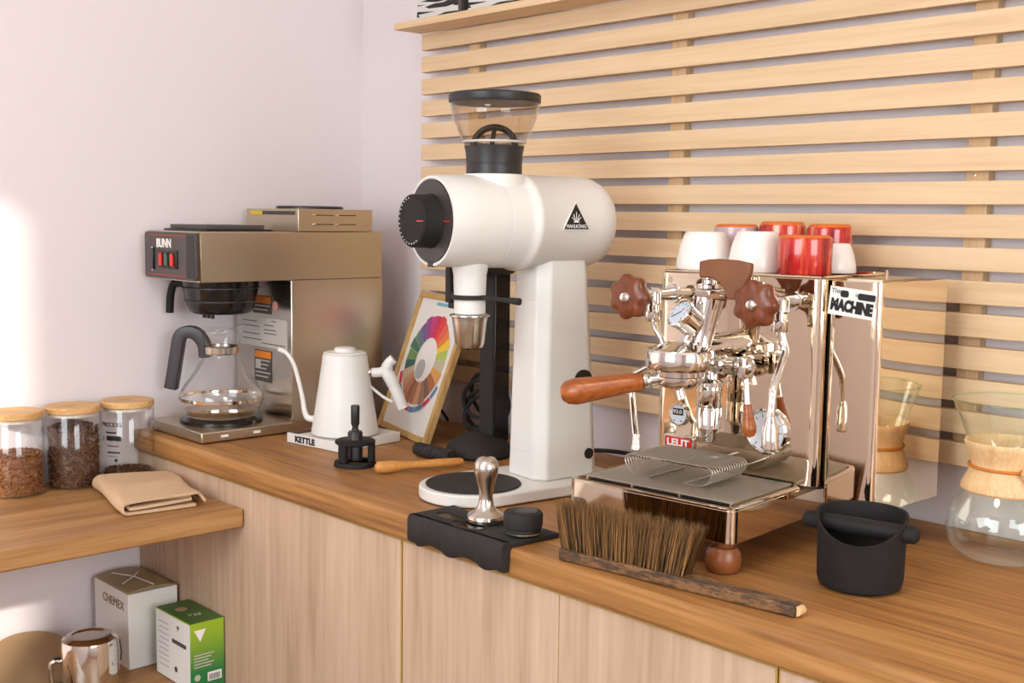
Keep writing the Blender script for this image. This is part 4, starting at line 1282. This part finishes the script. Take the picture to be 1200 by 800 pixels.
# group head
GX, GY = -0.010, 0.090
bell = MB().lathe([(0, 0.2475), (0.034, 0.2475), (0.036, 0.249), (0.0365, 0.2555), (0.043, 0.257), (0.0475, 0.259), (0.049, 0.262), (0.049, 0.283), (0.047, 0.2865), (0.038, 0.290), (0.026, 0.293), (0.018, 0.297), (0, 0.298)], 56, T(GX, GY, 0)).build('group_bell', CHROME2, EM)
nk = MB()
nk.tube([(GX + 0.002, GY + 0.014, 0.285), (GX + 0.004, PY, 0.282)], 0.022, 28)
nk.build('group_neck', CHROME2, EM)
ch_ = MB()
p0_, p1_ = Vector((0.003, 0.118, 0.272)), Vector((0.010, 0.130, 0.358))
MB().tube([p0_, p0_.lerp(p1_, 0.12), p0_.lerp(p1_, 0.5), p0_.lerp(p1_, 0.92), p1_], [0.0185, 0.0145, 0.0175, 0.0222, 0.0228], 32).build('group_chimney', CHROME2, EM)
MB().lathe([(0.0235, 0.3585), (0.0242, 0.3595), (0.0242, 0.3705), (0.0225, 0.372), (0, 0.373)], 6, T(0.0115, 0.130, 0)).build('chimney_nut', CHROME2, EM, bevel=0.001)
MB().lathe([(0.019, 0.3735), (0.018, 0.378), (0.0105, 0.380), (0.0105, 0.385), (0.0125, 0.387), (0.0125, 0.391), (0.006, 0.394), (0, 0.394)], 24, T(0.0105, 0.130, 0)).build('chimney_cap', CHROME2, EM)
# paddle
pw = [(0.009, 0.412), (0.025, 0.4155), (0.041, 0.4165), (0.068, 0.4155), (0.092, 0.412), (0.0915, 0.400), (0.084, 0.378), (0.074, 0.361), (0.057, 0.360), (0.052, 0.372), (0.043, 0.383), (0.030, 0.3885), (0.010, 0.389)]
MB().prism(pw, -0.006, 0.006, Matrix(((1, 0, 0, 0), (0, 0, -1, 0.108), (0, 1, 0, 0), (0, 0, 0, 1)))).build('wooden_paddle', PADDLE, EM, bevel=0.003, bseg=3)
MB().tube([(0.030, 0.132, 0.368), (0.045, 0.126, 0.368), (0.060, 0.1146, 0.366)], 0.0042, 10).build('paddle_arm', CHROME2, EM)
# upper gauge on the group
gn = Vector((-0.30, -0.72, 0.60)).normalized()
gp = Vector((-0.004, 0.080, 0.338))
g1 = MB().lathe([(0, -0.030), (0.016, -0.030), (0.0195, -0.026), (0.0205, -0.004), (0.0225, -0.002), (0.0225, 0.003), (0.0205, 0.0045), (0.0190, 0.002), (0, 0.002)], 44, axis_M(gp, gn)).build('group_gauge', CHROME2, EM)
MB().lathe([(0.0188, 0.0021), (0.0188, 0.0026), (0, 0.0026)], 36, axis_M(gp, gn)).build('gauge_face', plain('gauge_blue_white', (196, 206, 220), rough=0.3), g1)
GM = axis_M(gp, gn)
MB().box(-0.0006, 0.0006, -0.004, 0.015, 0.0028, 0.0033, GM @ Matrix.Rotation(2.2, 4, 'Z')).build('needle', INK, g1)
MB().box(-0.0007, 0.0007, 0.005, 0.010, 0.0028, 0.0033, GM @ Matrix.Rotation(-0.6, 4, 'Z')).build('red_mark', RED_SW, g1)
for k in range(9):
    MB().box(-0.0004, 0.0004, 0.0135, 0.017, 0.0028, 0.0032, GM @ Matrix.Rotation(-2.2 + 0.5 * k, 4, 'Z')).build('gauge_tick', INK, g1)
MB().tube([gp - gn * 0.028, Vector((-0.002, 0.094, 0.300)), Vector((-0.004, 0.096, 0.288))], 0.005, 12).build('gauge_stem', CHROME2, EM)
# drain valve below the group
MB().lathe([(0, 0.146), (0.008, 0.146), (0.0105, 0.150), (0.0115, 0.160), (0.0140, 0.164), (0.0185, 0.1665), (0.0185, 0.196), (0.0178, 0.197), (0.0178, 0.198), (0.0185, 0.199), (0.0185, 0.224), (0.0165, 0.226), (0.0195, 0.229), (0.0195, 0.235), (0.012, 0.240), (0.010, 0.262), (0, 0.262)], 40, T(0.004, 0.150, 0)).build('drain_valve', CHROME2, EM)
# lever on the right of the group
lv = MB()
lv.lathe([(0.012, 0), (0.0145, 0.002), (0.0145, 0.014), (0.011, 0.017), (0.011, 0.022), (0.0135, 0.024), (0.0135, 0.034), (0.009, 0.036), (0.008, 0.046)], 28, axis_M((0.014, 0.148, 0.262), (1, 0, 0)))
lv.build('lever_shaft', CHROME2, EM)
MB().box(0.058, 0.070, 0.134, 0.162, 0.245, 0.278).build('lever_hub', CHROME2, EM, bevel=0.003)
fwd_disc('lever_screw', [(0.0105, 0), (0.0105, 0.003), (0.007, 0.006), (0, 0.006)], (0.070, 0.148, 0.262), CHROME2, d=(1, 0, 0))
MB().tube([(0.066, 0.146, 0.246), (0.072, 0.142, 0.208)], 0.0042, 12).build('lever_rod', CHROME2, EM)
ld = (Vector((0.080, 0.138, 0.165)) - Vector((0.072, 0.142, 0.210))).normalized()
MB().lathe([(0, 0), (0.006, 0), (0.0068, 0.003), (0.0065, 0.008), (0.0085, 0.020), (0.0105, 0.032), (0.0100, 0.040), (0.006, 0.046), (0, 0.047)], 24, axis_M((0.072, 0.142, 0.210), ld)).build('lever_grip', BUBINGA, EM)
# portafilter
MB().lathe([(0, 0.2285), (0.010, 0.2285), (0.022, 0.231), (0.032, 0.236), (0.0335, 0.240), (0.0335, 0.2472), (0, 0.2472)], 44, T(GX, GY, 0)).build('portafilter_basket', CHROME2, EM)
MB().tube([(GX, GY, 0.226), (GX + 0.004, GY, 0.214)], 0.008, 16).build('portafilter_spout', CHROME2, EM)
pa, pe = Vector((-0.040, 0.062, 0.241)), Vector((-0.150, 0.002, 0.2165))
pd = (pe - pa).normalized()
MB().lathe([(0.0085, -0.016), (0.009, -0.002), (0.0115, 0.0), (0.0125, 0.003), (0.0125, 0.008), (0.010, 0.010)], 24, axis_M(pa, pd)).build('portafilter_ferrule', CHROME2, EM)
MB().lathe([(0.0, 0.0101), (0.0115, 0.0101), (0.0130, 0.014), (0.0140, 0.030), (0.0165, 0.070), (0.0190, 0.100), (0.0195, 0.112), (0.0170, 0.124), (0.011, 0.131), (0, 0.133)], 36, axis_M(pa, pd)).build('portafilter_handle', BUBINGA, EM)
# steam / hot water knobs


def knob(x, z=0.357, vf=0.080):
    seg = 63
    prof_l = []
    vs, fs = [], []
    levels = [(0.0, 0.55), (0.002, 0.86), (0.006, 0.985), (0.013, 1.0), (0.019, 0.95), (0.024, 0.72), (0.026, 0.45)]
    for (d, s) in levels:
        for k in range(seg):
            a = 2 * PI * k / seg + 0.3
            r = (0.0320 + 0.0026 * math.cos(7 * a)) * s
            vs.append((x + r * math.cos(a), vf + d, z + r * math.sin(a)))
    n_ = len(levels)
    for j in range(n_ - 1):
        for k in range(seg):
            fs.append((j * seg + k, j * seg + (k + 1) % seg, (j + 1) * seg + (k + 1) % seg, (j + 1) * seg + k))
    fs += [tuple(range(seg)), tuple((n_ - 1) * seg + k for k in range(seg))]
    kn = MB().add(vs, fs).build('valve_knob', WALNUT, EM, angle=60)
    fwd_disc('steel_centre', [(0.0085, 0), (0.0085, 0.002), (0.006, 0.0055), (0, 0.007)], (x, vf - 0.0002, z), CHROME2, parent=kn, segs=24)
    MB().tube([(x, vf + 0.026, z), (x, 0.142, z), (x, PY + 0.0005, z)], [0.0075, 0.0075, 0.010], 20).build('valve_shaft', CHROME2, EM)
    MB().lathe([(0.012, 0), (0.012, 0.010), (0.0095, 0.012), (0.0095, 0.030)], 24, axis_M((x, PY - 0.045, z), (0, -1, 0))).build('valve_sleeve', CHROME2, EM)
    MB().tube([(x, PY + 0.0002, z), (x, PY - 0.003, z)], 0.015, 28).build('panel_flange', CHROME2, EM)
    return kn


knob(-0.094, vf=0.070)
knob(0.108, vf=0.082)
for sx_, sz_ in ((-0.098, 0.378), (0.103, 0.378)):
    MB().tube([(sx_ + 0.0028 * math.cos(a), PY - 0.0002, sz_ + (0.0042 if math.sin(a) > 0 else 0.003) * math.sin(a)) for a in [2 * PI * k / 14 for k in range(14)]], 0.0004, 5, closed=True).build('drop_symbol', GREYP, EM)
for x_, m_ in ((-0.094, 1), (0.108, 1)):
    MB().lathe([(0.011, 0.318), (0.0115, 0.319), (0.0115, 0.333), (0.009, 0.335), (0.009, 0.343), (0.012, 0.346), (0.012, 0.362), (0.008, 0.366), (0, 0.366)], 28, T(x_ + (0.003 if x_ < 0 else 0.014), 0.136, 0)).build('wand_joint', CHROME2, EM)
MB().box(0.108, 0.124, 0.128, 0.144, 0.350, 0.362).build('joint_block', CHROME2, EM, bevel=0.002)
st = smooth_path([(0.122, 0.136, 0.320), (0.126, 0.138, 0.303), (0.131, 0.136, 0.288), (0.135, 0.112, 0.262), (0.138, 0.095, 0.238), (0.138, 0.090, 0.195)], 6)
MB().tube(st, 0.0058, 14).build('steam_wand', CHROME2, EM)
MB().lathe([(0, 0.1505), (0.009, 0.1505), (0.0115, 0.153), (0.0115, 0.180), (0.008, 0.190), (0.0062, 0.196)], 28, T(0.139, 0.090, 0.010)).build('wand_tip', CHROME2, EM)
hw = smooth_path([(-0.091, 0.136, 0.320), (-0.086, 0.138, 0.306), (-0.076, 0.140, 0.292), (-0.072, 0.140, 0.275), (-0.084, 0.140, 0.256), (-0.108, 0.140, 0.243), (-0.124, 0.140, 0.233), (-0.124, 0.133, 0.216), (-0.110, 0.122, 0.165), (-0.102, 0.115, 0.145)], 6)
MB().tube(hw, 0.0048, 14).build('hot_water_wand', CHROME2, EM)
MB().lathe([(0, 0.118), (0.0055, 0.118), (0.008, 0.121), (0.0065, 0.128), (0.0055, 0.142), (0.0048, 0.144)], 20, T(-0.1005, 0.115, 0.004)).build('wand_tip', CHROME2, EM)

# wire rack on the tray
thm = math.radians(5.5)


def em_world(x, y, z):
    return (1.3721 + x * math.cos(thm) - y * math.sin(thm), -0.5083 + x * math.sin(thm) + y * math.cos(thm), ZC + z)


wr_ = thing('wire_cup_rack', 'bent wire cup rack standing on the drip tray', 'rack', em_world(-0.012, 0.115, 0.0976), thm)
for k in range(15):
    y_ = -0.046 + 0.092 * k / 14
    pts = smooth_path([(-0.030, y_, 0.0012), (-0.058, y_, 0.0012), (-0.070, y_, 0.010), (-0.075, y_, 0.022), (-0.068, y_, 0.029), (-0.05, y_, 0.030), (0.05, y_, 0.030), (0.068, y_, 0.029), (0.075, y_, 0.022), (0.070, y_, 0.010), (0.058, y_, 0.0012), (0.030, y_, 0.0012)], 3)
    MB().tube(pts, 0.0010, 6).build('wire', WIRE, wr_)
for x_ in (-0.030, 0.030):
    MB().tube([(x_, -0.048, 0.0012), (x_, 0.048, 0.0012)], 0.0013, 6).build('cross_wire', WIRE, wr_)
pl2 = MB()
for k in range(29):
    y_ = -0.046 + 0.092 * k / 28
    pl2.box(-0.056, 0.056, y_ - 0.0008, y_ + 0.0008, 0.0290, 0.0300)
pt = pl2.build('top_mesh', WIRE, wr_, smooth=False)
pt['kind'] = 'stuff'


# cups on the cup warmer (all stand upside down)
def red_glaze():
    m, nt, b = principled('red_dripped_glaze')
    N, L = nt.nodes, nt.links
    tc = N.new('ShaderNodeTexCoord')
    mp_2 = N.new('ShaderNodeMapping')
    mp_2.inputs['Scale'].default_value = (90, 90, 9)
    L.new(tc.outputs['Object'], mp_2.inputs[0])
    nz = N.new('ShaderNodeTexNoise')
    nz.inputs['Scale'].default_value = 1
    nz.inputs['Detail'].default_value = 3
    L.new(mp_2.outputs[0], nz.inputs['Vector'])
    sp2 = N.new('ShaderNodeSeparateXYZ')
    L.new(tc.outputs['Object'], sp2.inputs[0])
    ad = N.new('ShaderNodeMath')
    ad.operation = 'MULTIPLY_ADD'
    ad.inputs[1].default_value = 1.6
    L.new(sp2.outputs['Z'], ad.inputs[0])
    L.new(nz.outputs['Fac'], ad.inputs[2])
    cr = N.new('ShaderNodeValToRGB')
    e = cr.color_ramp.elements
    e[0].position, e[0].color = 0.38, (*srgb((128, 20, 24)), 1)
    e[1].position, e[1].color = 0.54, (*srgb((182, 34, 32)), 1)
    for p, c in ((0.66, (206, 70, 44)), (0.76, (222, 140, 110))):
        x = e.new(p)
        x.color = (*srgb(c), 1)
    L.new(ad.outputs[0], cr.inputs[0])
    L.new(cr.outputs[0], b.inputs['Base Color'])
    b.inputs['Roughness'].default_value = 0.18
    b.inputs['Coat Weight'].default_value = 0.5
    return m


RED = red_glaze()
WZ = BT + 0.0045


def cup(kind, x, y, r, h, label, group, z=WZ):
    t = thing('cup', label, 'cup', em_world(x, y, z), 0.4 + x * 20, group=group)
    if kind == 'white':
        p = [(r, 0.0), (r * 1.02, 0.002), (r * 1.0, h * 0.25), (r * 0.90, h * 0.62), (r * 0.76, h * 0.90), (r * 0.70, h * 0.985), (r * 0.66, h), (0, h)]
        inner = [(r * 0.94, 0.0), (r * 0.94, 0.002), (r * 0.92, h * 0.25), (r * 0.8, h * 0.65), (r * 0.55, h * 0.90), (0, h * 0.92)]
        MB().lathe(inner[::-1] + p, 48, None, False, False).build('bowl', WHITE_C, t)
    else:
        m = RED if kind == 'red' else LILAC
        p = [(r * 0.97, 0.0), (r, 0.002), (r, h * 0.88), (r * 0.985, h * 0.92), (r * 0.95, h * 0.935)]
        inner = [(0, h * 0.88), (r * 0.9, h * 0.88), (r * 0.93, h * 0.8), (r * 0.93, 0)]
        MB().lathe(inner + p, 48, None, False, False).build('bowl', m, t)
        MB().lathe([(r * 0.955, h * 0.934), (r * 0.93, h * 0.965), (r * 0.84, h * 0.995), (r * 0.76, h), (0, h)], 48, None, False, False).build('glazed_foot', RED_TOP, t)
    return t


gw = 'white cups upside down on the espresso machine'
gg = 'glazed cups upside down on the espresso machine'
cup('white', -0.073, 0.248, 0.0435, 0.058, 'white upside down cup at the left front of the machine top', gw)
cup('white', 0.019, 0.245, 0.0415, 0.060, 'white upside down cup in the middle front behind the wooden paddle', gw)
cup('white', 0.106, 0.322, 0.033, 0.044, 'white upside down cup half hidden behind the striped red one', gw)
cup('red', 0.102, 0.2385, 0.0395, 0.056, 'red and orange striped cup at the right front of the machine top', gg)
cup('lilac', -0.080, 0.352, 0.036, 0.070, 'lilac glazed cup with an orange foot behind the left white cup', gg)
cup('red', -0.008, 0.372, 0.0365, 0.075, 'dark red cup with drips, middle of the back row', gg)
cup('red', 0.068, 0.382, 0.0345, 0.072, 'bright red cup with pale drips at the right of the back row', gg)
